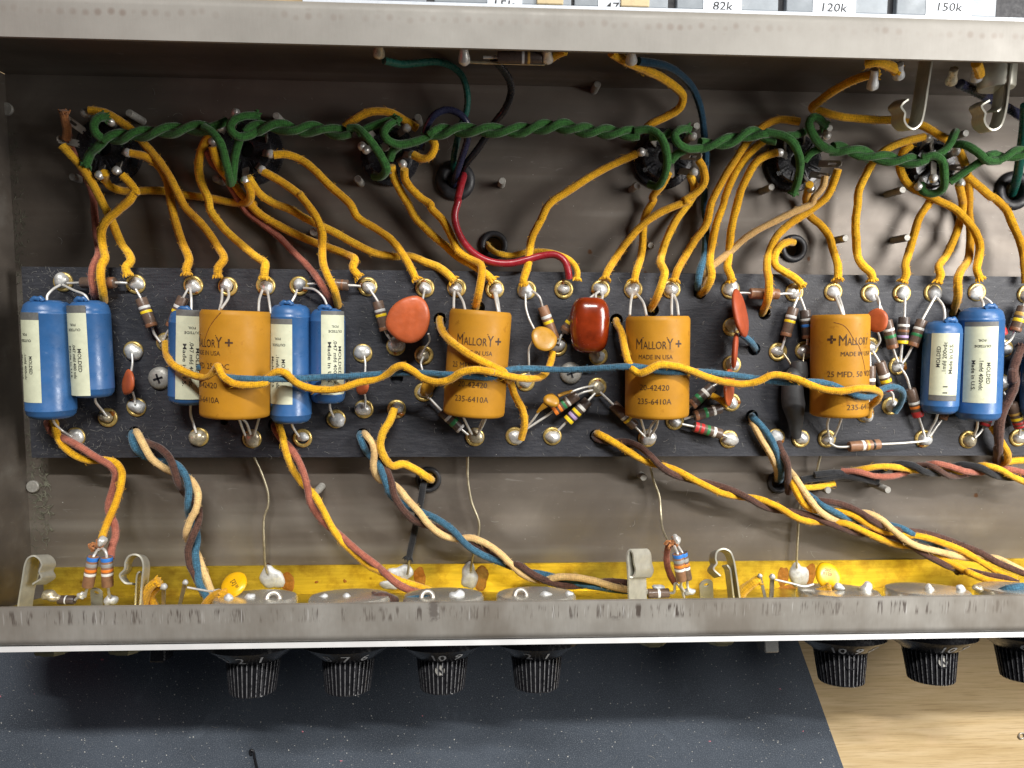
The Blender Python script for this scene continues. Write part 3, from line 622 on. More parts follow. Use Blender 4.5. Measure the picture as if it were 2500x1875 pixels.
def blue_cap(top, bot, r, lab, tc, l0, l1, bar, lines, leads, flip=False, mold=(0.30, 0.55)):
    zc = BT + r + 0.06; A, B = pt(top, zc), pt(bot, zc); fn, ax = surface_map(A, B, r); L = np.linalg.norm(A - B)
    o = thing('blue_capacitor', (A + B) / 2 * [1, 1, 0] + [0, 0, BT], lab, 'capacitor', 'blue moulded capacitors on the board')
    e = 0.20 * r / 0.6
    prof = [(0.001, 0), (r * 0.50, 0.005), (r * 0.56, 0.03), (r * 0.74, 0.05), (r * 0.90, 0.14), (r * 0.975, e + 0.09), (r * 0.985, 0.36), (r * 1.012, 0.375), (r, 0.39), (r, L - 0.26), (r * 1.008, L - 0.25), (r * 0.985, L - 0.235), (r * 0.96, L - 0.13), (r * 0.84, L - 0.04), (r * 0.70, L), (0.001, L + 0.003)]
    g = G(); lathe(g, A, -ax, prof, 40); body = g.done('body', 'blue_epoxy', o)
    g = G(); q = spline([fn(u, L / 2 - 0.03, -r * 0.3) + ax * h for u, h in ((-0.25, 0.0), (-0.12, 0.07), (0.02, 0.05), (0.1, 0.08), (0.2, 0.0))], 0.04); tube(g, q, 0.07, 8, True, 0.12); g.done('moulding_flash', 'blue_epoxy', body)
    tc = tc + 0.8 * math.degrees(math.atan2(-(A[0] + B[0]) / 2, CAMH - zc)); uc = r * math.radians(tc); hw = r * math.radians(43); V = lambda t: L / 2 - t * L
    g = G(); patch(g, fn, uc - hw, uc + hw, V(l1), V(l0), 0.006, m=4); lb = g.done('paper_label', 'label_paper', o)
    g = G(); patch(g, fn, uc - hw, uc + hw, V(bar[1]), V(bar[0]), 0.0075); g.done('label_bar', 'label_bar', o)
    f2 = lambda u, v: fn(u, v, 0.011)
    g = G(); rot = math.pi / 2 if flip else -math.pi / 2; sg = -1 if flip else 1
    m0, m1 = mold; Lw = (m1 - m0) * L
    print_on(g, lines[0], f2, (uc + sg * hw * 0.45, V((m0 + m1) / 2)), 0.105, Lw * 0.62, rot)
    print_on(g, lines[1], f2, (uc + sg * hw * 0.05, V((m0 + m1) / 2 + 0.01)), 0.105, Lw * 0.92, rot)
    print_on(g, lines[2], f2, (uc - sg * hw * 0.38, V((m0 + m1) / 2 + 0.02)), 0.10, Lw * 0.88, rot)
    if not flip:
        print_on(g, 'OUTSIDE', f2, (uc + hw * 0.1, V(l0 + 0.17)), 0.075, 0.42, math.pi); print_on(g, 'FOIL', f2, (uc + hw * 0.05, V(l0 + 0.12)), 0.07, 0.2, math.pi)
    else:
        print_on(g, '11', f2, (uc + hw * 0.1, V(l1 - 0.06)), 0.12, 0.22, rot, 0.0)
    g.done('lettering', 'ink_black', lb, smooth=False)
    for s in leads: lead(o, path(s))
M400 = ('MOLDED', '.1mfd 400vdc', 'Made in U.S.')
M047 = ('MOLDED', '.047 mfd 400 vdc', 'Made in U.S.')
M200 = ('MOLDED', '.1mfd 200vdc', 'Made in U.S.')
blue_cap('B1 383,938', 'C1 420,398', 0.640, 'large blue capacitor at the far left end of the board', -57, 0.167, 0.85, (0.105, 0.167), M400, ['B1 490,815,0.98 430,850,1.2 385,900,1.35 380,960,1.4', 'C1 425,390,1.4 440,440,1.2 500,500,1.0 585,555,0.95'], mold=(0.42, 0.66))
blue_cap('B1 717,940', 'C1 762,228', 0.545, 'slimmer blue capacitor second from the left, label reaching its bottom end', -46, 0.13, 0.97, (0.055, 0.13), M047, ['B1 510,815,1.0 600,860,1.2 690,900,1.3 722,960,1.3', 'C1 770,225,1.3 775,270,1.2 830,340,1.0 865,385,0.95'], mold=(0.42, 0.80))
blue_cap('B1 1535,1015', 'C1 1525,285', 0.545, 'blue capacitor tucked behind the left end of the leftmost ochre capacitor', 9, 0.065, 0.93, (0.0, 0.065), M047, ['B1 1540,840,1.0 1550,930,1.2 1550,1020,1.3', 'C1 1545,285,1.3 1545,370,1.1 1565,440,0.95 1590,520,0.95'], mold=(0.30, 0.80))
blue_cap('B2 362,968', 'C2 366,433', 0.585, 'larger blue capacitor right of the leftmost ochre capacitor', -36, 0.17, 0.83, (0.125, 0.17), M400, ['B2 415,855,1.0 400,900,1.2 362,970,1.3', 'C2 370,430,1.3 385,480,1.1 430,550,0.95'], mold=(0.40, 0.70))
blue_cap('B2 664,1003', 'C2 666,273', 0.500, 'small blue capacitor left of the large orange disc', 24, 0.07, 0.90, (0.03, 0.07), M047, ['B2 470,840,1.0 560,855,1.2 630,920,1.3 665,1000,1.3', 'C2 678,275,1.2 685,330,1.1 710,390,0.95'], mold=(0.30, 0.80))
blue_cap('B4 1505,1105', 'C4 1465,358', 0.525, 'smaller blue capacitor right of the three fanned resistors, label reading upwards', 4, 0.13, 0.79, (0.79, 0.85), M200, ['B4 1455,920,1.0 1500,980,1.2 1515,1050,1.3 1510,1110,1.3', 'C4 1460,355,1.25 1440,420,1.1 1400,490,1.0 1375,550,0.95'], flip=True, mold=(0.20, 0.56))
blue_cap('B4 1810,995', 'C4 1780,413', 0.615, 'large blue capacitor with centred label near the right edge', -4, 0.165, 0.83, (0.125, 0.165), M400, ['B4 1800,915,1.0 1825,960,1.2 1830,1010,1.3', 'B4 1835,915,1.0 1890,960,1.15 1905,1020,1.1', 'C4 1780,425,1.3 1775,480,1.1 1755,540,0.95'], mold=(0.42, 0.72))
blue_cap('C4 2330,-250', 'C4 2310,390', 0.60, 'blue capacitor cut off by the right edge of the picture', 10, 0.15, 0.85, (0.10, 0.15), M400, ['C4 2310,390,1.3 2260,480,1.1 2190,540,0.95'])

# ================================================================== ochre tubular electrolytics
def ochre_cap(tops, bots, r, lab, txt, leads, du=0.0, crack=None):
    zc = BT + r + 0.04; A, B = pt(tops, zc), pt(bots, zc); fn, ax = surface_map(A, B, r); L = np.linalg.norm(A - B)
    o = thing('ochre_capacitor', (A + B) / 2 * [1, 1, 0] + [0, 0, BT], lab, 'capacitor', 'ochre tubular capacitors on the board')
    prof = [(0.001, 0.03), (r * 0.80, 0.03), (r * 0.86, 0.0), (r * 0.94, 0.0), (r * 0.99, 0.07), (r, 0.14), (r, L - 0.12), (r * 0.985, L - 0.04), (r * 0.92, L), (r * 0.85, L), (r * 0.8, L - 0.04), (0.001, L - 0.04)]
    g = G(); lathe(g, A, -ax, prof, 44); body = g.done('sleeve', 'mallory_card', o, angle=50)
    f2 = lambda u, v: fn(u, v, 0.008)
    g = G()
    for t, u, v, h, w, b in txt: print_on(g, t, f2, (u + du, L / 2 - v * L), h, w, 0, b)
    g.done('lettering', 'ink_brown', body, smooth=False)
    if crack:
        g = G(); tube(g, np.array([fn(u, L / 2 - v * L, -0.002) for u, v in spline([(a, b, 0) for a, b in crack], 0.05)[:, :2]]), 0.011, 5); g.done('crack', 'crack', body)
    for s in leads: lead(o, path(s))
def logo(u, v, plus):
    T = [('M', u - 0.44, v, 0.30, 0.20, 0.0), ('ALLOR', u + 0.02, v + 0.012, 0.22, 0.66, 0.0), ('Y', u + 0.45, v, 0.30, 0.18, 0.0), ('-', u + 0.02, v - 0.060, 0.032, 0.70, 0.0)]
    return T + [('+', u + plus, v, 0.20, 0.20, 0.02)]
STD = [('MADE IN USA', 0.02, 0.39, 0.125, 0.98, 0.0), ('25 MFD. 25 VDC', 0.04, 0.51, 0.155, 1.42, 0.0), ('20-42420', 0.0, 0.685, 0.16, 0.84, 0.0), ('235-6410A', 0.0, 0.82, 0.16, 0.98, 0.0)]
ochre_cap('B1 1915,1024', 'C1 1910,380', 0.965, 'leftmost ochre capacitor with its lettering turned to the left', logo(0.02, 0.29, 0.72) + STD,
          ['B1 1800,850,1.0 1795,950,1.5 1775,1030,1.75', 'B1 1850,850,1.0 1850,920,1.4 1790,1010,1.8', 'B1 2125,860,1.0 2100,940,1.5 2095,1030,1.75', 'B2 175,860,1.0 190,950,1.5 205,1050,1.7', 'C1 1930,390,1.6 1955,460,1.2 1985,540,0.95', 'C1 1935,390,1.5 1990,430,1.3 2030,530,0.95', 'C1 2105,385,1.6 2085,450,1.2 2060,540,0.95'],
          du=-0.62, crack=[(-0.65, 0.28), (-0.45, 0.16), (-0.1, 0.02)])
ochre_cap('B2 1905,1024', 'C2 1846,372', 0.895, 'second ochre capacitor from the left, slightly tilted under a yellow wire', logo(-0.02, 0.275, 0.70) + STD,
          ['B2 1690,870,1.0 1685,950,1.4 1685,1000,1.65', 'B2 1720,880,1.0 1760,950,1.4 1778,1020,1.7', 'B2 2015,880,1.0 2030,960,1.4 2050,1050,1.6', 'B2 2030,880,1.0 2045,960,1.3 2055,1040,1.6', 'C2 1750,360,1.5 1780,430,1.2 1830,530,0.95', 'C2 1955,375,1.6 1920,460,1.2 1875,540,0.95', 'C2 1940,380,1.4 1900,460,1.1 1885,540,0.95'], du=-0.10)
ochre_cap('B3 1347,1068', 'C3 1338,383', 0.925, 'third ochre capacitor from the left, right of the glossy red block', logo(-0.02, 0.265, 0.72) + STD,
          ['B3 1140,890,1.0 1128,960,1.4 1120,1060,1.7', 'B3 1180,890,1.0 1230,960,1.4 1255,1060,1.75', 'B3 1463,890,1.0 1460,980,1.5 1460,1060,1.75', 'B3 1480,900,1.0 1505,970,1.5 1515,1060,1.75', 'C3 1205,390,1.6 1225,460,1.2 1245,530,0.95', 'C3 1355,395,1.6 1330,480,1.2 1285,545,0.95', 'C3 1345,400,1.4 1290,470,1.2 1275,545,0.95'], du=-0.30)
ochre_cap('B4 668,1055', 'C4 655,375', 0.815, 'cracked ochre capacitor furthest right, its lettering starting with a plus sign', [('+', -0.32, 0.235, 0.24, 0.24, 0.03), ('M', -0.02, 0.245, 0.30, 0.20, 0.0), ('ALLORY', 0.45, 0.255, 0.22, 0.70, 0.0), ('-', 0.42, 0.19, 0.032, 0.70, 0.0), ('MADE IN USA', 0.42, 0.375, 0.13, 0.98, 0.0), ('25 MFD. 50 VDC', 0.32, 0.57, 0.165, 1.50, 0.0), ('20-40842', 0.60, 0.74, 0.16, 0.84, 0.0), ('235-6412', 0.56, 0.89, 0.16, 0.90, 0.0)],
          ['B4 630,905,1.0 660,980,1.4 690,1060,1.6', 'B4 655,905,1.0 680,980,1.4 700,1065,1.55', 'C4 585,375,1.5 565,450,1.2 575,550,0.95', 'C4 685,380,1.5 655,470,1.2 620,550,0.95'], du=-0.28, crack=[(-0.55, 0.07), (-0.30, 0.10), (-0.18, 0.14), (0.0, 0.24), (0.15, 0.30), (0.33, 0.45), (0.45, 0.58)])

# ================================================================== carbon resistors
def resistor(lab, l0, body, l1, bands, z=1.05, r=0.160, mat='resistor_brown', tip=None, parent=None):
    b = pix(body); A = at(b[0][0], b[0][1], b[0][2] or z); B = at(b[1][0], b[1][1], b[1][2] or z)
    L = np.linalg.norm(B - A); d = (B - A) / L
    o = thing('resistor', (A + B) / 2 * [1, 1, 0] + [0, 0, min(A[2], B[2]) - r], lab, 'resistor', 'banded carbon resistors')
    g = G(); lathe(g, A, d, [(0.001, 0), (r * 0.93, 0), (r, 0.025), (r, L - 0.025), (r * 0.93, L), (0.001, L)], 22); bd = g.done('body', mat, o, angle=40)
    for t0, t1, c in bands:
        g = G(); lathe(g, A, d, [(r * 1.0, t0 * L - 0.004), (r * 1.022, t0 * L + 0.008), (r * 1.022, t1 * L - 0.008), (r * 1.0, t1 * L + 0.004)], 22); g.done('band', 'band_' + c, bd)
    if l0: lead(o, path(l0) + [A, A + d * 0.05])
    if l1: lead(o, [B - d * 0.05, B] + path(l1))
    return o
SY = [(0.28, 0.36, 'silver'), (0.44, 0.52, 'yellow'), (0.88, 0.99, 'brown')]
WG = [(0.30, 0.38, 'white'), (0.52, 0.62, 'green'), (0.86, 0.99, 'brown')]
resistor('brown resistor crossed by a pink and a yellow wire at the board top left', 'B1 545,800,1.0 600,800', 'B1 660,797,1.05 935,797', 'B1 980,797,1.05 1030,800,1.0', [(0.82, 0.97, 'brown')])
resistor('silver and yellow banded resistor slanting down right, left of the hidden blue capacitor', 'B1 1100,850,1.0', 'B1 1142,925 1232,1155', 'B1 1250,1210,1.0 1300,1280,1.0', SY)
resistor('silver and yellow banded resistor slanting left into the corner of the hidden blue capacitor', 'B1 1525,845,1.0', 'B1 1487,915 1385,1155', 'B1 1350,1210,1.0 1325,1270,1.0', SY)
resistor('brown resistor lying flat under the pink wire above the small blue capacitor', 'B2 500,808,1.0 560,805', 'B2 600,800 832,818', 'B2 880,820,1.0 930,825,1.0', [(0.45, 0.53, 'yellow'), (0.76, 0.82, 'brown')])
resistor('silver and yellow banded resistor running behind the large orange disc', 'B2 1008,855,1.0', 'B2 1068,948 1128,1185', 'B2 1160,1240,1.0 1220,1320,1.0', SY)
resistor('silver and yellow banded resistor behind the ochre disc left of the red block', 'B3 330,865,1.0 385,910,1.2', 'B3 412,990 512,1255', 'B3 530,1290,1.0', SY, mat='resistor_tan')
resistor('resistor hidden behind the glossy red block with only its end showing', 'B3 545,1295,1.0 560,1235,1.0', 'B3 585,1200,1.0 720,1010', 'B3 800,920,1.0 870,870,1.0', [(0.10, 0.2, 'brown'), (0.33, 0.42, 'yellow')])
resistor('tan resistor at the board top edge covered by a yellow loop', 'B3 2010,880,1.0 2050,880', 'B3 2095,883 2325,890', 'B4 220,885,1.0 280,888,1.0', [(0.5, 0.6, 'white'), (0.80, 0.98, 'brown')], mat='resistor_tan')
resistor('silver and yellow banded resistor left of the cracked ochre capacitor', 'B4 325,915,1.0', 'B4 290,1000 225,1232', 'B4 205,1300,1.0 190,1340,1.0', SY)
resistor('silver and blue banded resistor half behind the cracked ochre capacitor', 'B4 345,915,1.0', 'B4 382,1018 405,1248', 'B4 400,1300,1.0', [(0.30, 0.37, 'silver'), (0.50, 0.59, 'blue'), (0.88, 0.99, 'brown')], mat='resistor_dark')
resistor('white and green banded resistor, left one of the three fanned resistors', 'B4 955,890,1.0 980,960,1.15', 'B4 1042,1100 1095,1328', 'B4 1120,1400,1.0 1135,1440,1.0', WG)
resistor('yellow ended resistor with violet band, middle one of the three fanned resistors', 'B4 1193,920,1.0', 'B4 1188,1075 1168,1295', 'B4 1160,1400,1.0 1155,1440,1.0', [(0.27, 0.35, 'white'), (0.47, 0.55, 'brown'), (0.68, 0.76, 'violet'), (0.87, 0.97, 'yellow')], mat='resistor_dark')
resistor('white and green banded resistor, right one of the three fanned resistors', 'B4 1440,905,1.0', 'B4 1332,1100 1252,1315', 'B4 1200,1410,1.0 1170,1450,1.0', WG)
resistor('upright resistor pressed against the right side of the cracked ochre capacitor', 'B4 905,1360,1.0', 'B4 910,1470 905,1700', 'C4 900,240,1.0 890,330,1.0', [(0.44, 0.54, 'white'), (0.68, 0.78, 'yellow')])
resistor('slanting resistor with white and yellow bands and red end beside the cracked ochre capacitor', 'B4 930,1350,1.0', 'B4 985,1440 1065,1670', 'C4 1095,210,1.0 1095,280,1.0', [(0.42, 0.52, 'white'), (0.60, 0.70, 'yellow'), (0.82, 0.99, 'red')])
resistor('white and orange banded resistor with a red end left of the smaller blue capacitor', 'B4 1160,1490,1.0 1205,1560,1.05', 'C4 1235,165 1302,388', 'C4 1330,470,1.0 1352,550,1.0', [(0.45, 0.53, 'white'), (0.60, 0.68, 'orange'), (0.80, 0.99, 'red')])
resistor('brown resistor lying flat along the bottom edge of the board', 'C4 580,600,0.95 640,632,1.0', 'C4 740,632 985,612', 'C4 1150,605,1.05 1350,588,1.0', [(0.40, 0.48, 'white'), (0.55, 0.62, 'gold'), (0.74, 0.81, 'black')], mat='resistor_tan')
resistor('dark resistor with silver and green bands under the second ochre capacitor', 'C2 1490,240,1.0', 'C2 1585,340 1748,492', 'C2 1800,535,0.98', [(0.30, 0.40, 'silver'), (0.55, 0.68, 'green'), (0.90, 0.98, 'silver')], mat='resistor_dark')
resistor('white, green and orange banded resistor beside the small ochre teardrop', 'C3 820,175,1.0 750,190,1.05', 'C3 695,212 500,345', 'C3 420,400,1.0 280,490,0.95', [(0.36, 0.43, 'white'), (0.52, 0.61, 'green'), (0.70, 0.79, 'orange'), (0.88, 0.99, 'orange')])
resistor('resistor with two yellow bands and a violet one below the small ochre teardrop', 'C3 840,200,1.0', 'C3 785,258 612,428', 'C3 540,500,0.98', [(0.28, 0.38, 'white'), (0.50, 0.60, 'yellow'), (0.68, 0.78, 'violet'), (0.86, 0.97, 'yellow')], mat='resistor_dark')
resistor('silver and yellow banded resistor running under the third ochre capacitor', 'C3 880,190,1.0', 'C3 985,290 1160,465', 'C3 1240,550,0.98', [(0.50, 0.58, 'silver'), (0.64, 0.72, 'yellow')], tip=None)
resistor('white and green banded resistor, upper of the three beside the third ochre capacitor', 'C3 1845,115,1.05', 'C3 1790,145 1615,300', 'C3 1560,360,1.0 1500,410,0.98', [(0.28, 0.38, 'white'), (0.56, 0.68, 'green'), (0.85, 0.97, 'brown')], mat='resistor_dark')
resistor('white and green banded resistor, middle of the three beside the third ochre capacitor', 'C3 1935,300,1.0', 'C3 1860,320 1640,385', 'C3 1560,408,1.0', [(0.24, 0.32, 'white'), (0.52, 0.62, 'green'), (0.85, 0.97, 'brown')], mat='resistor_dark')
resistor('red and green banded resistor, lower of the three beside the third ochre capacitor', 'C3 1545,450,1.0', 'C3 1640,470 1862,530', 'C3 1910,552,1.0', [(0.02, 0.14, 'red'), (0.22, 0.33, 'red'), (0.44, 0.54, 'green'), (0.68, 0.77, 'white')])
resistor('resistor with two yellow bands leaning at the upper right edge', 'B4 2200,900,1.0', 'B4 2152,990 2082,1192', 'B4 2050,1260,1.0 2000,1300,1.0', [(0.25, 0.38, 'gold'), (0.50, 0.62, 'yellow'), (0.86, 0.97, 'brown')])
resistor('gold, yellow and red banded resistor behind the brown fuzzy wire', 'C4 1990,190,1.0', 'C4 2055,280 2125,475', 'C4 2120,540,1.0', [(0.38, 0.46, 'gold'), (0.58, 0.68, 'yellow'), (0.76, 0.84, 'red'), (0.90, 0.98, 'red')])
resistor('resistor hidden under the smaller blue capacitor, its end peeping out below', 'C4 1570,100,0.95', 'C4 1560,210,0.93 1490,412,0.93', 'C4 1440,480,0.95 1395,550,0.95', [(0.82, 0.98, 'brown')], r=0.15)
resistor('red banded resistor hidden under the large blue capacitor, its end peeping out below', 'C4 1930,180,0.95', 'C4 1915,250,0.93 1835,470,0.93', 'C4 1800,520,0.95 1760,560,0.95', [(0.72, 0.80, 'red'), (0.88, 0.97, 'red')], r=0.15)
resistor('reddish resistor end behind the upper right side of the large blue capacitor', None, 'R 480,230,0.95 545,440,0.95', 'R 560,500,1.0', [(0.70, 0.95, 'red')], r=0.15)

# ================================================================== ceramic discs and other small capacitors
def disc(lab, cs, z, R, th, nrm, mat, leads, sx=1.0, lump=0.05, up=None, mark=None):
    c = pt(cs, z); a, u, w = basis(nrm)
    o = thing('disc_capacitor', c * [1, 1, 0] + [0, 0, BT], lab, 'capacitor')
    ph = random.uniform(0, 6)
    prof = [(0.001, -th / 2), (R * 0.5, -th * 0.49), (R * 0.82, -th * 0.40), (R * 0.96, -th * 0.2), (R, 0), (R * 0.96, th * 0.2), (R * 0.82, th * 0.40), (R * 0.5, th * 0.49), (0.001, th / 2)]
    g = G(); lathe(g, c, nrm, prof, 32, mod=lambda t, h: 1 + lump * math.sin(2 * t + ph) + lump * 0.5 * math.sin(3 * t + 1.3 * ph) + lump * 1.6 * max(0.0, math.cos(t - ph)) ** 14 + lump * 1.3 * max(0.0, math.cos(t - ph - 2.3)) ** 18, squash=sx); bd = g.done('body', mat, o)
    for s in leads: lead(o, path(s), 0.032)
    if mark:
        up = np.array(up, float); up -= (up @ a) * a; up /= np.linalg.norm(up); rt = np.cross(up, a)
        f2 = lambda x, y: c + a * (th * 0.5 + 0.006 - 0.12 * th * ((x * x + y * y) / (R * R))) + rt * x + up * y
        g = G()
        for t, x, y, h, wd in mark: print_on(g, t, f2, (x, y), h, wd)
        g.done('lettering', 'ink_brown', bd, smooth=False)
    return o
disc('large round orange disc right of the small blue capacitor', 'B2 1322,1100', 1.55, 0.645, 0.20, (0.06, -0.08, 1), 'ceramic_orange', ['B2 1450,850,1.0 1440,900,1.3 1430,950,1.5', 'B2 1480,1210,1.4 1490,1270,1.2 1450,1330,1.0 1420,1390,0.95'], lump=0.055)
disc('small orange disc below the lone eyelet left of the screw', 'C1 1040,115', 1.15, 0.37, 0.15, (-0.75, 0.1, 0.75), 'ceramic_orange', ['B1 1070,1370,1.0 1073,1450,1.1 1060,1530,1.15', 'C1 1075,190,1.1 1090,240,1.0 1093,290,1.0'], lump=0.08)
disc('small orange disc half under the blue and yellow pair, left of the second ochre capacitor', 'C2 945,135', 1.12, 0.29, 0.15, (-0.8, 0.0, 0.8), 'ceramic_orange', ['B2 960,1390,1.0 968,1450,1.05 965,1560,1.1', 'C2 965,210,1.1 970,260,1.0 965,320,1.0'], lump=0.06)
disc('ochre disc leaning over the resistor left of the red block', 'B3 425,1250', 1.45, 0.385, 0.15, (0.25, 0.35, 0.9), 'ceramic_ochre', ['B3 275,890,1.0 280,1000,1.2 310,1100,1.35 345,1170,1.4', 'B3 335,1270,1.35 305,1330,1.3 303,1450,1.2 300,1570,1.0'], lump=0.04)
disc('ochre disc seen edge-on beside the second ochre capacitor', 'C2 1488,125', 1.30, 0.42, 0.20, (0.85, -0.45, 0.35), 'ceramic_ochre', ['B2 1440,1400,1.0 1420,1450,1.2 1440,1530,1.3', 'C2 1480,240,1.1 1460,210,1.0'], lump=0.03)
disc('tall red-brown disc seen edge-on below the right middle eyelet', 'B3 2015,1045', 1.55, 0.72, 0.22, (1.0, 0.26, 0.62), 'ceramic_red', ['B3 1950,870,1.0 1955,900,1.3 1975,930,1.5', 'B3 1960,1150,1.0 2010,1130,1.2'], lump=0.02)
disc('narrow red-brown disc seen edge-on, middle one of the column of three', 'B3 1972,1345', 1.50, 0.55, 0.17, (1.0, -0.05, 0.38), 'ceramic_red', ['B3 1965,1150,1.0 1970,1200,1.3', 'B3 1970,1500,1.3 1958,1465,1.0'], lump=0.02)
disc('orange disc seen nearly edge-on, lowest of the column of three', 'C3 1925,150', 1.45, 0.58, 0.15, (1.0, 0.02, 0.60), 'ceramic_orange', ['C3 1930,-10,1.3 1950,-40,1.0', 'C3 1930,310,1.2 1950,280,1.0'], lump=0.02)
disc('small orange disc above the left fanned resistor', 'B4 965,1102', 1.35, 0.34, 0.15, (-0.95, 0.1, 0.72), 'ceramic_orange', ['B4 960,890,1.0 985,950,1.2 985,1030,1.3', 'B4 970,1190,1.3 990,1270,1.1 960,1320,1.0'], lump=0.05)
disc('small ochre teardrop capacitor above the green banded resistor', 'C3 485,258', 1.35, 0.26, 0.20, (0.2, 0.5, 0.85), 'ceramic_ochre', ['C3 830,140,1.0 740,155,1.2 640,190,1.3', 'C3 385,345,1.2 340,410,1.1 290,470,0.98'], sx=0.75)
g = G(); tube(g, spline(path('C3 655,182,1.28 590,200,1.32 540,220,1.35')), [0.04 + 0.03 * k / 9 for k in range(len(spline(path('C3 655,182,1.28 590,200,1.32 540,220,1.35'))))], 8); 
td = [q for q in bpy.data.objects if q.get('label', '').startswith('small ochre teardrop')][0]
g.done('coated_shoulder', 'ceramic_ochre', td)
g = G(); C = spline(path('C3 440,290,1.33 405,320,1.28 370,355,1.22')); tube(g, C, np.linspace(0.10, 0.035, len(C)), 8); g.done('coated_shoulder', 'ceramic_ochre', td)

# dipped red block capacitor
def rounded_block(lab):
    T, B = pt('B3 800,915', 1.35), pt('B3 790,1365', 1.35); c = (T + B) / 2; ax = (T - B) / np.linalg.norm(T - B); L = np.linalg.norm(T - B) / 2
    rt = np.cross(ax, [0, 0, 1.0]); hw = 0.565; hz = 0.46; V = []; n, m = 40, 28
    for j in range(m + 1):
        ph = -math.pi / 2 + math.pi * j / m
        for k in range(n):
            th = 2 * math.pi * k / n; p = np.array([math.cos(ph) * math.cos(th), math.sin(ph), math.cos(ph) * math.sin(th)])
            q = (np.abs(p) ** np.array([3.2, 3.6, 2.4])).sum() ** (-1 / 3.1); p = p * q
            bulge = 1 + 0.03 * math.sin(3 * p[1] + 0.7) + 0.02 * math.sin(4 * p[0] + 2 * p[1])
            V.append(c + rt * p[0] * hw * bulge * (1 + 0.02 * p[1]) + ax * p[1] * L + np.array([0, 0, 1.0]) * p[2] * hz)
    F = [(j * n + k, j * n + (k + 1) % n, (j + 1) * n + (k + 1) % n, (j + 1) * n + k) for j in range(m) for k in range(n)]
    o = thing('block_capacitor', c * [1, 1, 0] + [0, 0, BT], lab, 'capacitor')
    G().add(V, F).done('body', 'dipped_red', o)
    lead(o, path('B3 870,870,1.0 845,890,1.2 845,925,1.35')); lead(o, path('B3 890,880,1.0 900,900,1.2 895,930,1.3')); lead(o, path('B3 870,1390,1.0 860,1350,1.2'))
rounded_block('glossy dark red block capacitor in the middle of the board')

# shrink-sleeved part
o = thing('shrink_sleeve', pt('C4 270,250', 1.0) * [1, 1, 0] + [0, 0, BT], 'dusty black heat-shrink sleeve left of the cracked ochre capacitor', 'sleeve')
g = G(); C = spline(path('B4 330,1440,1.15 325,1560,1.2 C4 290,60,1.2 280,200,1.2 295,330,1.15 305,420,1.1 312,560,1.0')); t = np.linspace(0, 1, len(C))
tube(g, C, np.interp(t, [0, 0.05, 0.45, 0.58, 0.72, 1.0], [0.24, 0.26, 0.33, 0.34, 0.26, 0.13]), 22); g.done('sleeve', 'heat_shrink', o)
lead(o, path('B4 210,1370,1.0 245,1420,1.1 270,1460,1.15'), 0.03, 'bare_wire'); lead(o, path('B4 375,1370,1.0 370,1420,1.1 370,1460,1.15'), 0.03, 'bare_wire'); lead(o, path('C4 312,555,1.0 340,570,0.95'), 0.04)

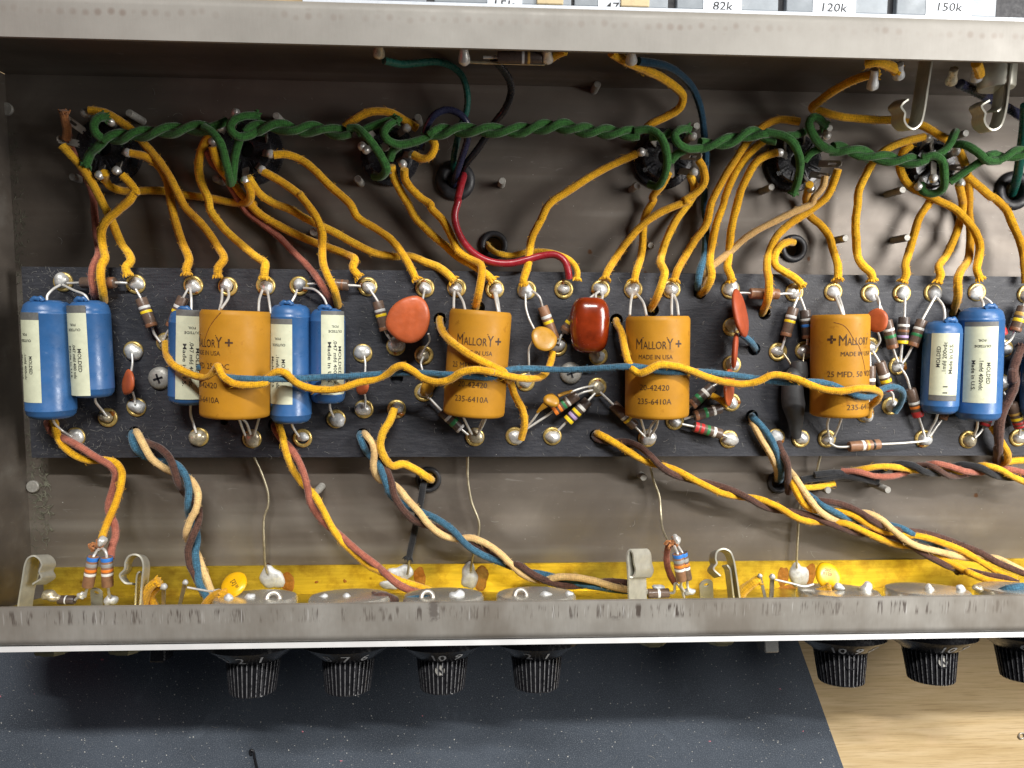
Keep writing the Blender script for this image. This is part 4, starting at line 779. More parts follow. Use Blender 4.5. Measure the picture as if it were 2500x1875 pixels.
# ================================================================== wires between the sockets and the board
Yw = 'cloth_yellow'; GU = 'yellow cloth wires between sockets and board'
UP = [
 ('yellow wire from the leftmost socket to the second board eyelet', 'A1 505,1180,1.15 590,1275 700,1400,1.0 830,1640,0.7 B1 920,330,0.7 985,480,0.75 1050,580,0.9 1058,622,1.0 1018,670,1.1 1040,740,1.05', 'e'),
 ('short yellow jumper from the leftmost socket to the bottom of the second socket', 'A1 850,1400,1.0 855,1460,0.7 890,1510 980,1545,0.3 1100,1548 1300,1545,0.3 1480,1575 1700,1605 1900,1642,0.3 2000,1640,0.5 2032,1570,0.8 2000,1470,1.0', ''),
 ('yellow wire curving from the leftmost socket over the flat resistor at top left', 'A1 985,1415,1.1 1050,1480,1.0 1105,1560,0.95 B1 1090,70 1050,130,1.0 950,215,1.0 850,310,1.0 818,400,0.9 838,530,0.9 852,600,1.1 825,660,1.25 818,760,1.45 835,880,1.3 845,970,0.5', ''),
 ('yellow wire from the top of the leftmost socket to the fourth board eyelet', 'A1 720,893,1.1 850,912 980,985 1090,1075,0.9 1180,1180,0.8 1280,1295 1370,1430,0.9 1440,1560,0.9 B1 1500,180,0.8 1640,330 1760,500,0.8 1812,610,1.0 1765,680,1.1 1768,755,1.05', 'e'),
 ('yellow wire from the right of the leftmost socket to the third board eyelet', 'A1 1050,1238,1.0 1180,1270 1290,1350,0.7 1352,1460,0.7 1390,1659,0.65 B1 1420,300,0.7 1480,480 1530,610,0.9 1508,690,1.05 1515,740,1.05', 'e'),
 ('yellow wire hanging from the left of the second socket to the fifth board eyelet', 'A1 1700,1090,1.0 1640,1200,0.9 1610,1350,0.8 1630,1480 1690,1620,0.7 B1 1700,200,0.65 1800,340 1950,480,0.7 2080,590,0.9 2150,640,1.05 2145,690,1.1 2140,765,1.05', 'e'),
 ('yellow wire from behind the second socket to the right end of the flat brown resistor', 'A1 1720,1190,1.1 1750,1290 1800,1380,0.8 1890,1480,0.6 1950,1570 2060,1659,0.4 B2 0,120,0.4 100,230 260,330 420,410,0.4 580,480,0.45 700,520 820,570,0.6 885,612,0.9 868,680,1.05 925,755,1.05', 'e'),
 ('long yellow wire sweeping from the second socket to the second ochre capacitor, left eyelet', 'A1 2010,1430,1.0 A2 60,1500,0.8 120,1575,0.6 B2 220,150,0.5 350,200 460,260,0.6 600,330,0.65 760,410 900,490,0.6 1050,560 1200,582,0.5 1320,580,0.5 1450,630 1560,672,0.8 1650,740,1.0 1690,785,1.05', 'e'),
 ('yellow wire from the second socket dropping beside the small blue capacitor', 'A2 140,1390,1.0 200,1420 320,1490,0.9 450,1590,0.9 B2 430,80,0.9 510,180,1.0 580,290,1.0 618,400,1.0 618,500,0.9 622,620,1.0 660,730,1.3 715,850,1.45 745,960,0.9 752,1000,0.5', ''),
 ('yellow wire from the second socket to the eyelet above the large orange disc', 'A2 225,1255,1.0 320,1250 440,1290,0.8 560,1380 680,1500,0.8 850,1659,0.8 B2 900,260,0.8 1060,360 1190,460,0.8 1265,560,0.85 1325,660,1.0 1385,780,1.05', 'e'),
 ('yellow wire from the third socket to the second ochre capacitor, right eyelet', 'A2 1180,1340,1.0 1200,1440,0.8 1260,1560 1320,1659,0.5 B2 1370,260,0.45 1490,390 1620,500,0.5 1720,590,0.6 1850,660,0.9 1950,730,1.05 2005,785,1.05', 'e'),
 ('yellow wire from the third socket diving through the board above the second ochre capacitor', 'A2 1285,1370,1.1 1290,1450,0.9 1335,1520 1430,1610,0.8 1500,1659 B2 1500,190,0.8 1600,300 1670,430,0.8 1725,540 1830,612,1.0 1905,655,1.25 1910,740,1.4 1890,860,1.35 1870,950,1.0 1862,1005,0.5', ''),
 ('ochre yellow arc over the top of the third socket', 'A2 800,1025,0.9 880,970,1.0 980,915 1080,900,1.0 1180,915 1290,975,1.0 1390,1040,0.9', ''),
 ('small yellow hook on the right side of the third socket', 'A2 1500,1120,1.2 1532,1180,1.3 1495,1265,1.3 1430,1285,1.2 1360,1255,1.1', ''),
 ('yellow wire leaving the fourth socket leftwards, ending right of the second ochre capacitor', 'A3 1175,1245,1.0 1050,1300 900,1375,0.8 750,1462,0.8 600,1560 460,1659,0.8 B3 400,290,0.8 330,430,0.85 308,560 290,680,1.0 258,785,1.1 265,815,1.05', 'e'),
 ('yellow wire dropping from the fourth socket to the third ochre capacitor, left eyelet', 'A3 1435,1400,1.1 1380,1500,0.8 1300,1600,0.5 B3 1310,130,0.4 1250,240,0.35 1230,360 1225,480,0.4 1208,600,0.6 1170,720,1.0 1155,795,1.05', 'e'),
 ('yellow wire from the lug of the fourth socket crossing left to the red block', 'A3 1675,1295,1.1 1712,1360 1722,1480,1.0 1650,1570,0.9 1550,1635 B3 1600,130,0.85 1450,190 1300,270,0.75 1180,370,0.7 1080,490 1000,610,0.75 930,725,1.0 920,775,1.05', 'e'),
 ('yellow wire from the fourth socket passing beneath the crossing wire into a board hole', 'A3 1610,1420,1.0 1640,1500,0.7 1640,1570,0.45 B3 1600,150,0.35 1500,280,0.35 1430,420 1385,550,0.6 1370,640,1.0 1402,720,1.3 1370,840,1.35 1335,930,1.1 1285,1010,0.5', ''),
 ('yellow wire from the fifth socket top to the third ochre capacitor, right eyelet', 'A4 335,985,1.0 180,970,1.0 60,1015,1.0 -70,1130,0.9 A3 1980,1290,0.8 1880,1450 1780,1640,0.7 B3 1740,320,0.7 1650,450 1560,600,0.8 1498,720,1.05 1480,790,1.05', 'e'),
 ('yellow wire from the fifth socket into the big board hole beside the blue wire', 'A4 90,1115,1.0 0,1180 A3 2060,1280,0.8 1960,1430 1890,1600,0.7 B3 1880,160,0.65 1820,330 1785,480,0.7 1768,640,1.0 1785,740,1.3 1745,840,1.1 1680,895,0.5', ''),
 ('yellow wire from the fifth socket left lug to the tall red-brown disc', 'A4 160,1235,1.1 60,1265 -20,1320,1.0 A3 2080,1420,0.9 2015,1560,0.85 B3 1990,170,0.8 1950,330,0.8 1930,470 1918,600,0.9 1910,670,1.0 1938,740,1.1 1945,790,1.05', 'e'),
 ('yellow wire from the holed lug of the fifth socket looping down over the tan resistor', 'A4 650,1370,1.1 605,1500,0.9 560,1590,0.8 B4 500,150,0.7 400,230,0.6 260,320,0.6 150,430,0.7 90,560,0.8 75,670,1.1 92,800,1.45 82,930,1.3 35,1045,0.5', ''),
 ('yellow wire from the fifth socket bottom lug to the cracked ochre capacitor', 'A4 420,1495,1.1 400,1570,0.6 B4 395,130,0.35 420,250,0.35 500,320 575,420,0.5 610,540 648,660,0.9 650,780,1.05', 'e'),
 ('yellow wire rising from the right hand grommet to the tan resistor', 'B4 285,470,0.2 240,470,0.6 180,505,0.8 138,580,0.9 145,655,0.95 220,710,1.0 310,765,1.05 370,830,1.05', 'e'),
 ('yellow wire from the left of the rightmost socket down to the small orange disc', 'A4 1350,1108,1.0 1180,1150 1020,1225,0.9 930,1320,0.85 870,1430 815,1560,0.8 B4 810,150,0.8 792,300 798,450,0.8 812,590,0.9 855,660,1.05 920,720,1.1 930,785,1.05', 'e'),
 ('yellow wire hooking under the green loop of the rightmost socket', 'A4 1240,1180,0.9 1180,1230 1150,1330,0.9 1170,1420 1230,1500,0.8 1330,1560,0.7 B4 1440,120,0.8 1590,195,0.85 1690,290,0.85 1765,390 1800,500,0.85 1788,620,0.95 1775,690,1.05 1805,775,1.05', 'e'),
 ('yellow wire falling left of the rightmost socket to the middle fanned resistor', 'B4 1400,130,0.6 1310,270,0.6 1270,390 1230,530,0.7 1195,655,0.95 1203,730,1.1 1175,795,1.05', 'e'),
 ('yellow wire from the bottom right lug of the rightmost socket to the smaller blue capacitor', 'A4 1630,1495,1.0 1655,1600,0.7 B4 1660,160,0.5 1635,300 1585,450,0.55 1530,570,0.7 1465,670,1.0 1482,735,1.1 1455,800,1.05', 'e'),
 ('yellow wire from the rightmost socket into the hole left of the large blue capacitor', 'A4 1630,1215,1.0 1680,1340 1705,1460,0.8 1715,1600,0.6 B4 1710,200,0.4 1722,350,0.35 1718,500,0.4 1700,620,0.7 1645,700,1.1 1618,770,1.35 1622,900,1.2 1580,1040,0.5', ''),
 ('yellow wire leaving the rightmost socket towards the right edge of the picture', 'A4 1690,1420,0.9 1780,1500 1900,1600,0.8 B4 1900,100,0.8 2010,200 2065,320,0.8 2115,440 2150,560,0.9 2165,680,1.0 2170,800,1.05', ''),
 ('pointed yellow loop at the top right running behind the spring contact', 'A4 985,590,3.2 800,640,2.8 640,720,2.2 500,820,1.6 440,872,1.3 520,905,1.1 700,950,0.9 880,965 1090,975,0.9 1220,990 1340,1020,1.0 1440,1080,1.1 1540,1135,1.1', 's'),
 ('yellow wire bowing right from the rear lug down to the fourth socket', 'A3 970,425,4.0 1080,490,3.6 1200,550,3.0 1350,612,2.3 1480,700,1.8 1552,785,1.5 1530,870,1.3 1430,940,1.1 1290,1005,1.0 1230,1060,0.9', ''),
]
for lab, s, f in UP: wire(Yw, lab, s, f=f, group=GU)
wire(Yw, 'thin yellow wire leaving the middle grommet beneath the red wire', 'B2 1955,485,-0.1 1985,520,0.25 2050,560,0.5 2157,577,0.5 B3 280,548,0.5 420,545,0.6 540,570,0.8 650,625,1.0 695,700,1.1 690,780,1.1', 0.09, f='e')
wire('cloth_tan', 'pale tan wire slanting from the fifth socket across the yellow ones', 'A4 545,1430,1.2 525,1520,1.2 450,1610,1.1 B4 440,150,1.05 300,220 130,300,0.95 0,370 B3 2050,440,0.9 1920,560,0.9 1800,655,1.0 1735,730,1.0 1705,860,0.4', 0.105)
wire('cloth_pink', 'salmon pink wire running down the far left to the flat resistor', 'A1 545,1010,0.9 550,1130,0.6 640,1330,0.35 B1 742,60,0.3 770,300,0.3 788,450,0.4 802,560,0.8 765,640,1.15 742,720,1.35 755,850,1.3 780,950,0.5', 0.1)
wire('cloth_orange', 'short scorched orange wire end above the leftmost socket lugs', 'A1 515,895,1.4 525,960,1.3 545,1060,1.1 535,1130,1.0', 0.11, f='s')
wire('cloth_pink', 'salmon pink wire from the second socket slanting right across the floor', 'A1 1680,1225,0.9 1720,1320,0.7 1790,1385,0.5 1860,1500,0.5 1960,1659,0.35 B2 0,215,0.3 120,310 260,420,0.3 400,560 520,680,0.8 600,790,1.25 660,890,1.2 700,985,0.5', 0.1)
wire('plastic_red', 'glossy red plastic wire from the black grommet to the board', 'A2 1700,1480,-0.2 1765,1420,0.4 1745,1500,0.7 1715,1630,0.9 B2 1722,130,0.95 1692,250 1720,380,1.0 1790,500 1880,580,1.0 2000,630 B3 150,640,1.0 280,612 400,580,1.0 520,572,1.1 592,620,1.2 620,700,1.25 628,765,1.2', 0.105, n=16, rough=0.004)
wire('cloth_dark_blue', 'dark blue cloth wire running down from the rear wall past the fourth socket', 'A3 1190,495,3.4 1400,530,2.8 1550,620,2.0 1640,730,1.4 1690,870,1.0 1720,1050,0.7 1737,1250,0.5 1732,1450,0.4 1722,1659,0.35 B3 1738,300,0.35 1740,450,0.4 1728,570,0.7 1690,700,1.1 1675,790,1.1 1672,860,0.5', 0.10)
g = G(); C = spline(path('B3 1735,420,0.45 1728,570,0.75 1692,690,1.15 1676,785,1.15 1672,858,0.52')); tube(g, C, 0.106, 12, True, 0.03)
o = g.done('wire', 'cloth_blue'); tag(o, 'lighter blue cloth sleeve entering the big board hole beside the yellow loop', 'wire')
wire('plastic_green', 'dark green plastic wire curving from the rear lug into the black grommet', 'A2 1120,490,3.6 1250,518,3.2 1400,510,2.8 1540,500,2.4 1670,540,1.9 1755,620,1.5 1795,760,1.2 1788,900,1.0 1745,1010,0.9 1715,1130,0.8 1685,1280,0.6 1690,1400,-0.1', 0.095, n=14, rough=0)
wire('plastic_navy', 'navy plastic wire looping over into the black grommet', 'A2 1420,1210,1.0 1465,1030,1.3 1530,930,1.5 1630,890,1.5 1730,922,1.5 1798,1010,1.4 1800,1110,1.2 1760,1250,0.9 1700,1430,0.5 1680,1500,-0.1', 0.10, n=14, rough=0)
wire('plastic_black', 'black plastic wire bowing right above the black grommet', 'A2 2010,480,3.4 2080,560,2.8 2140,660,2.2 2146,770,1.7 2090,900,1.3 2020,990,1.1 1900,1180,0.9 1790,1320,0.6 1730,1420,-0.1', 0.105, n=14, rough=0)
wire('plastic_green', 'thick green plastic cable entering the grommet at the right edge', 'A4 2170,850,2.2 2155,1050,1.6 2130,1250,1.1 2100,1440,0.6 2060,1570,-0.2', 0.13, n=16, rough=0)
wire('plastic_navy', 'dark navy cable descending at the upper right edge', 'A4 1640,680,3.0 1760,740,2.6 1880,800,2.2 2030,880,1.7 2157,960,1.4 2260,1050,1.2', 0.13, n=16, rough=0)
wire(Yw, 'yellow wire stub tucked under the rear flange at the top right', 'A4 870,520,4.2 960,500,4.3 1060,530,4.0 1130,570,3.8', 0.12, f='e')
wire(Yw, 'short yellow wire soldered beneath the rear flange left of the right spring', 'A4 1770,510,4.3 1790,560,4.0 1800,610,3.8', 0.12)

# ================================================================== green twisted heater pair
GR_ = 'cloth_green'
def twist(lab, s, z, turns_len=0.68, R=0.100, r=0.112, ph=0.0, mats=(GR_, GR_)):
    C = spline(path(s, z), 0.06); T, U, B = frames(C); L = np.concatenate([[0], np.cumsum(np.linalg.norm(np.diff(C, axis=0), axis=1))])
    up = np.array([0, 0, 1.0]); N = np.cross(T, up); N /= np.linalg.norm(N, axis=1)[:, None]; M = np.cross(N, T)
    o = thing('twisted_pair', C[0] * [1, 1, 0], lab, 'wire', 'green twisted heater wiring')
    for k in (0, 1):
        a = 2 * math.pi * L / (2 * turns_len) + ph + 0.5 * np.sin(L * 1.3 + ph) + k * math.pi
        P = C + R * (np.cos(a)[:, None] * N + np.sin(a)[:, None] * M); g = G(); tube(g, P, r, 12, True, 0.03); fuzz(g.done('strand', mats[k], o), P, r, mats[k], 26)
    return o
TW = [
 ('green twisted pair between the first and second sockets', 'A1 850,1125,1.45 1000,1105 1150,1085 1300,1068,1.5 1450,1050 1600,1040 1690,1045,1.5', [
   'A1 850,945,1.3 795,955,1.6 758,1010,1.75 775,1075,1.7 840,1130,1.5|s', 'A1 840,1140,1.4 790,1190,1.35 735,1240,1.2 690,1345,1.1|e']),
 ('green twisted pair between the second and third sockets', 'A2 0,1065,1.5 130,1030 300,1030,1.5 430,1060 560,1040 700,1065,1.5 850,1090', [
   'A1 1650,1030,1.6 1725,1075,1.7 1790,1170,1.7 1830,1300,1.6 1855,1420,1.4 1870,1490,1.1', 'A1 1880,1480,1.1 1890,1370,1.2 1910,1240,1.3 1940,1130,1.4', 'A1 1650,1050,1.5 1770,1010,1.5 1830,980,1.3',
   'A1 2095,935,1.4 1960,945,1.7 1885,985,1.8 1868,1050,1.8 1930,1105,1.75 2020,1095,1.6 2080,1060,1.5|s']),
 ('long green twisted pair between the third and fourth sockets', 'A2 1480,1090,1.5 1650,1055,1.5 1800,1055 1950,1055,1.6 2157,1060 A3 400,1030,1.6 560,1020 720,1050,1.6 900,1065 1050,1075 1190,1085,1.5', [
   'A2 830,1040,1.6 900,1035,1.7 965,1090,1.8 1040,1180,1.7 1110,1290,1.6 1140,1365,1.5 1095,1430,1.2 1035,1430,1.0', 'A2 1165,1300,1.2 1195,1220,1.3 1250,1175,1.5', 'A2 900,1080,1.5 980,1040,1.5 1090,995,1.5 1225,960,1.5|e',
   'A2 1235,965,1.4 1150,1020,1.7 1115,1075,1.75 1150,1135,1.7 1240,1170,1.6 1370,1150,1.55 1500,1095,1.5|s']),
 ('green twisted pair between the fourth and fifth sockets', 'A3 1690,1180,1.5 1800,1165 1920,1140,1.5 2050,1095 2157,1080,1.5 A4 80,1105,1.5 150,1125', [
   'A3 1160,1060,1.6 1270,1050,1.7 1350,1090,1.8 1400,1180,1.8 1425,1310,1.7 1400,1430,1.4 1345,1510,1.1 1275,1490,0.9', 'A3 1290,1110,1.6 1390,1105,1.5 1440,1075,1.4', 'A3 1450,1310,1.2 1500,1250,1.3 1570,1215,1.4',
   'A3 1595,1040,1.3 1520,1055,1.6 1480,1100,1.7 1510,1160,1.7 1590,1205,1.6 1700,1200,1.5|s']),
 ('bright green twisted pair between the fifth and rightmost sockets', 'A4 600,1205,1.5 700,1205 820,1235,1.5 950,1265 1080,1290,1.5 1220,1300 1350,1310', [
   'A4 60,1070,1.6 190,1095,1.7 270,1140,1.75 325,1230,1.7 345,1330,1.6 330,1440,1.3 285,1575,1.0|e', 'A4 230,1100,1.6 320,1090,1.5 370,1070,1.4', 'A4 375,1305,1.2 430,1240,1.3 510,1200,1.4',
   'A4 545,1020,1.4 500,965,1.7 445,950,1.8 415,1000,1.8 440,1075,1.75 490,1150,1.65 570,1205,1.55 660,1225,1.5|s']),
 ('green twisted pair leaving at the right edge', 'A4 1830,1275,1.5 1950,1275,1.5 2060,1250 2200,1225,1.5', [
   'A4 1330,1280,1.6 1420,1260,1.7 1490,1300,1.7 1512,1420,1.6 1500,1530,1.3 1430,1570,1.1 1340,1550,1.0 1320,1480,1.0', 'A4 1380,1280,1.55 1480,1240,1.6 1545,1180,1.6 1590,1090,1.5 1600,1070,1.3',
   'A4 1590,1165,1.2 1680,1175,1.45 1780,1235,1.6 1860,1300,1.6 1960,1305,1.5', 'A4 1555,1475,1.0 1680,1390,1.2 1800,1310,1.4 1900,1270,1.5']),
]
for lab, s, arms in TW:
    o = twist(lab, s, 1.5, ph=random.uniform(0, 3))
    for a in arms:
        a, _, f = a.partition('|'); wire(GR_, None, a, 0.116, f=f, name='strand', parent=o, rough=0.03)

# ================================================================== blue and yellow pair lying across the components
wire('cloth_blue', 'long blue wire lying across all the capacitors', 'B1 1610,1485,2.2 1690,1497,2.35 1750,1530,2.5 1850,1562,2.78 2000,1575,2.82 2157,1580,2.8 B2 300,1578,2.5 450,1572,2.2 600,1565,2.05 800,1560,2.0 1000,1545,2.0 1200,1530,2.05 1400,1528,2.3 1600,1540,2.6 1800,1552,2.68 2000,1560,2.66 B3 140,1502,2.5 300,1492,2.2 500,1500,2.1 700,1500,2.2 900,1490,2.5 1080,1475,2.68 1200,1480,2.72 1350,1512,2.72 1500,1520,2.70 1700,1520,2.4 1900,1538,2.2 C4 0,82,2.1 200,112,2.2 330,108,2.35 420,105,2.48 560,120,2.5 700,172,2.52 820,222,2.48 900,228,2.3 960,195,2.1 1070,148,1.9 1150,160,1.7 1178,205,1.5 1155,285,1.2 1112,352,1.0', 0.092, n=12)
wire(Yw, 'yellow wire winding round the blue wire across the left capacitors', 'B1 1340,1285,1.0 1350,1380,1.6 1410,1465,2.1 1520,1530,2.25 1620,1562,2.35 1700,1555,2.55 1745,1500,2.7 1765,1475,2.95 1805,1560,3.0 1900,1620,2.9 2040,1632,2.85 2150,1610,2.8 B2 180,1570,2.55 260,1520,2.6 320,1530,2.6 400,1600,2.35 520,1650,2.15 650,1665,2.1 770,1655,2.1 900,1610,2.05 1050,1580,2.0 1150,1535,2.1 1210,1485,2.25 1270,1470,2.3 1350,1510,2.3 1440,1570,2.45 1560,1602,2.65 1660,1580,2.75 1740,1525,2.9 1850,1500,2.95 1990,1520,2.9 B3 0,1520,2.85 150,1555,2.6 300,1575,2.2 400,1560,1.8 450,1510,1.5 482,1430,1.3 495,1360,1.15', 0.105)
wire(Yw, 'yellow wire from the board hole crossing the second ochre capacitor to the lower eyelet', 'B2 1572,1085,0.5 1572,1120,1.1 1600,1200,1.8 1690,1295,2.4 1830,1390,2.75 1970,1460,2.75 2090,1520,2.6 B3 130,1580,2.2 C3 150,100,1.9 190,220,1.6 250,330,1.4 268,450,1.25 240,570,1.05', 0.112)
wire(Yw, 'yellow wire from the hole beside the third ochre capacitor winding to the right end', 'B3 1008,1098,0.5 1015,1130,1.1 1055,1210,1.7 1080,1340,2.2 1120,1460,2.65 1190,1530,2.8 1260,1510,2.9 1350,1462,2.95 1480,1470,2.9 1600,1502,2.8 1750,1562,2.5 1900,1602,2.3 2050,1618,2.2 2157,1600,2.3 C4 130,52,2.4 300,82,2.5 430,132,2.55 560,172,2.6 680,182,2.65 800,160,2.65 910,162,2.4 982,195,2.1 962,255,1.7 905,310,1.3 895,385,1.05', 0.105)
wire(Yw, 'short yellow sleeve behind the lowest orange disc', 'C3 1780,215,1.1 1850,250,1.15 1905,300,1.1', 0.10)
wire('cloth_blue', 'short blue wire diving into the hole beside the tall red-brown disc', 'B3 2020,1215,1.2 2075,1255,1.15 2120,1305,0.9 2140,1345,0.45', 0.10)

# ================================================================== wires below the board
LO = 0.105
wire(Yw, 'yellow wire of the pair dropping from the large blue capacitor at the far left', 'C1 425,400,0.5 440,440,0.9 455,520,1.1 500,610,1.1 600,700,1.1 720,745,1.0 850,738,0.9 945,765,0.9 988,840,0.9 975,960,1.1 935,1100,1.4 890,1200,1.6 850,1300,1.9 825,1375,2.2', LO)
wire('cloth_pink', 'salmon pink wire of the pair dropping from the large blue capacitor at the far left', 'C1 385,410,0.5 395,470,0.9 430,520,0.95 530,570,1.1 650,635,1.25 780,720,1.2 900,795,1.0 938,860,0.85 920,960,0.85 888,1080,1.0 888,1170,1.3 925,1260,1.6 935,1350,1.9 905,1450,2.2 895,1540,2.4', LO)
wire('cloth_blue', 'blue wire of the left three-wire bundle below the board', 'C1 1080,500,0.4 1070,560,0.95 1095,640,1.05 1170,710,0.8 1300,745,0.6 1420,775,0.8 1500,860,0.95 1530,970,1.0 1522,1100,1.0 1535,1190,0.7 1580,1280,0.6 1597,1390,0.8 1580,1500,1.0 1600,1640,1.2 D1 1620,170,1.5 1680,280,1.7', LO)
wire('cloth_cream', 'cream wire of the left three-wire bundle below the board', 'C1 1100,500,0.5 1125,540,1.05 1165,620,1.15 1230,730,1.1 1320,800,0.95 1430,855,0.7 1520,880,0.7 1580,950,0.85 1605,1030,1.0 1590,1130,1.1 1540,1230,1.1 1513,1330,1.0 1540,1410,0.7 1600,1510,0.8 1650,1640,1.1 D1 1720,250,1.6', LO)
wire('cloth_brown', 'dark brown wire of the left three-wire bundle below the board', 'C1 1100,520,0.4 1130,570,0.8 1210,605,1.0 1295,645,1.15 1370,720,1.15 1412,820,1.05 1450,940,0.95 1500,1010,0.6 1570,1080,0.6 1615,1170,0.8 1600,1270,1.0 1558,1370,1.1 1525,1480,1.1 1540,1600,1.1 D1 1560,60,1.2 1600,140,1.3 1660,260,1.5', LO)
wire(Yw, 'yellow wire of the slanting pair from the second large blue capacitor', 'C2 250,410,0.4 268,460,0.9 300,560,1.05 330,690,1.0 390,830,0.8 460,930,0.7 560,1030,0.9 630,1150,1.0 700,1290,1.0 780,1400,1.0 900,1510,1.1 1010,1600,1.2 D2 1100,70,1.5 1230,135,1.7 1400,190,1.8 1540,240,1.9', LO)
wire('cloth_pink', 'salmon pink wire of the slanting pair from the second large blue capacitor', 'C2 225,430,0.4 240,490,0.8 290,570,0.8 345,625,0.85 420,730,0.95 470,850,1.0 500,960,1.0 522,1080,0.9 580,1180,0.75 650,1260,0.75 740,1330,0.85 850,1430,1.1 960,1520,1.3 1080,1610,1.4 D2 1130,85,1.7 1230,170,1.9 1340,222,2.0 1450,250,2.0', LO)
wire('cloth_blue', 'blue wire of the middle three-wire bundle below the board', 'C2 935,510,0.4 925,560,0.95 950,625,1.05 990,690,0.8 1070,765,0.9 1120,880,1.0 1160,990,1.0 1210,1060,0.7 1320,1120,0.55 1450,1175,0.8 1560,1225,1.0 1680,1310,1.1 1780,1420,1.15 1900,1500,1.1 2030,1555,1.0 C3 150,1600,0.9 D3 280,70,1.0 400,85,1.2 560,130,1.4 700,165,1.6 850,190,1.8 1010,215,1.9 1110,225,2.0', LO)
wire('cloth_cream', 'cream wire of the middle three-wire bundle below the board', 'C2 955,515,0.5 980,545,1.05 1030,615,1.15 1043,700,1.1 1035,800,1.0 1075,890,0.75 1150,920,0.6 1230,965,0.85 1310,1060,1.05 1400,1160,1.1 1480,1260,1.15 1580,1340,1.1 1700,1378,0.95 1830,1375,0.95 1950,1420,1.1 2060,1500,1.2 2157,1590,1.2 D3 280,105,1.3 400,140,1.3 560,112,1.6 700,118,1.8 850,150,1.9 980,190,2.0 1100,215,2.1', LO)
wire('cloth_brown', 'dark brown wire of the middle three-wire bundle below the board', 'C2 955,540,0.4 975,610,0.85 1030,690,0.6 1090,750,0.7 1150,840,0.9 1185,930,1.05 1210,1030,1.1 1260,1120,1.1 1340,1210,1.0 1430,1262,0.9 1560,1290,0.5 1700,1340,0.6 1800,1385,0.85 1900,1450,0.9 2010,1520,0.85 2110,1590,0.9 D3 220,15,1.3 330,85,1.4 480,155,1.5 600,185,1.6 800,170,1.5 950,150,1.5 1110,160,1.6', LO)
wire(Yw, 'yellow wire from the lone eyelet bending into the lower middle grommet', 'C2 1205,325,1.0 1170,420,1.15 1110,520,1.2 1090,620,1.15 1122,720,1.0 1185,788,0.8 1270,772,0.7 1380,820,0.6 1480,885,0.4 1510,905,-0.2', 0.118)
wire('cloth_black', 'frayed black cloth wire hanging from the lower middle grommet', 'C2 1450,910,-0.1 1438,950,0.3 1420,1060,0.35 1390,1200,0.35 1360,1350,0.35 1332,1480,0.35 1318,1545,0.35', 0.105, f='e')
for lab, s in (('bare bus wire below the leftmost ochre capacitor', 'C2 60,700,0.4 80,740,0.4 130,850,0.4 180,1010,0.4 180,1110,0.4 148,1210,0.4 148,1400,0.4 160,1600,0.3 D2 175,80,0.25'),
               ('bare bus wire below the second ochre capacitor', 'C2 1800,690,0.4 1800,900,0.4 1830,1080,0.4 1890,1250,0.4 1880,1370,0.35 1840,1520,0.3 1822,1640,0.25'),
               ('kinked bare bus wire below the third ochre capacitor', 'C3 1275,700,0.4 1285,780,0.4 1312,900,0.4 1358,1030,0.4 1370,1150,0.5 1382,1280,0.9 1430,1400,2.0'),
               ('bare bus wire below the cracked ochre capacitor', 'C4 515,690,0.4 500,740,0.4 470,860,0.3 400,980,0.15 345,1090,0.15 332,1200,0.25 328,1300,0.25 315,1590,0.25 D4 318,40,0.25'),
               ('short bare wire end below the black cloth wire', 'C2 1325,1530,0.3 1318,1620,0.25 D2 1310,90,0.22')):
    wire('bare_wire', lab, s, 0.038, name='bus_wire', n=8, rough=0)
wire(Yw, 'yellow wire of the long slanting pair from the hole under the third ochre capacitor', 'C3 840,520,0.4 880,535,1.0 960,580,1.1 1070,645,1.1 1180,715,1.0 1290,765,0.85 1400,790,0.8 1530,840,0.95 1640,900,1.0 1760,960,1.0 1900,1020,0.9 2040,1042,0.75 C4 0,1055,0.9 150,1110,1.0 280,1190,1.0 400,1235,0.9 560,1245,0.8 700,1250,1.0 820,1300,1.0 960,1365,1.0 1120,1425,0.9 1250,1440,0.8 1400,1500,0.95 1560,1570,1.1 1700,1650,1.3 D4 1700,72,1.4 1850,132,1.6 1990,162,1.8 2110,178,1.9', LO)
wire('cloth_brown', 'dark brown wire of the long slanting pair from the hole under the third ochre capacitor', 'C3 825,550,0.4 870,575,0.9 960,588,0.8 1090,590,0.85 1200,632,1.0 1290,705,1.1 1370,790,1.1 1480,860,1.0 1620,900,0.75 1800,935,0.7 1950,985,0.85 2100,1060,1.0 C4 0,1095,0.95 120,1140,0.8 280,1160,0.7 420,1190,0.8 560,1245,0.95 680,1292,0.95 820,1332,0.8 960,1330,0.8 1110,1362,0.9 1250,1440,1.05 1400,1530,1.1 1520,1590,1.1 1640,1640,1.0 D4 1600,70,1.0 1720,65,1.1 1850,95,1.4 2000,122,1.6 2110,165,1.8', LO)
wire('cloth_blue', 'blue wire dropping from the board edge hole into the lower right grommet', 'C4 -45,375,0.4 -30,405,1.0 10,440,1.1 90,540,1.15 150,680,1.0 190,830,0.5 180,910,-0.2', LO)
wire('cloth_cream', 'cream wire dropping from the board edge hole into the lower right grommet', 'C4 -55,395,0.5 -30,450,1.0 40,590,1.05 110,705,0.95 150,800,0.5 160,900,-0.2', LO)
wire('cloth_brown', 'dark brown wire dropping over the lower right grommet', 'C4 165,600,0.8 180,650,1.0 235,760,0.95 243,880,0.7 250,1005,0.35', 0.115)
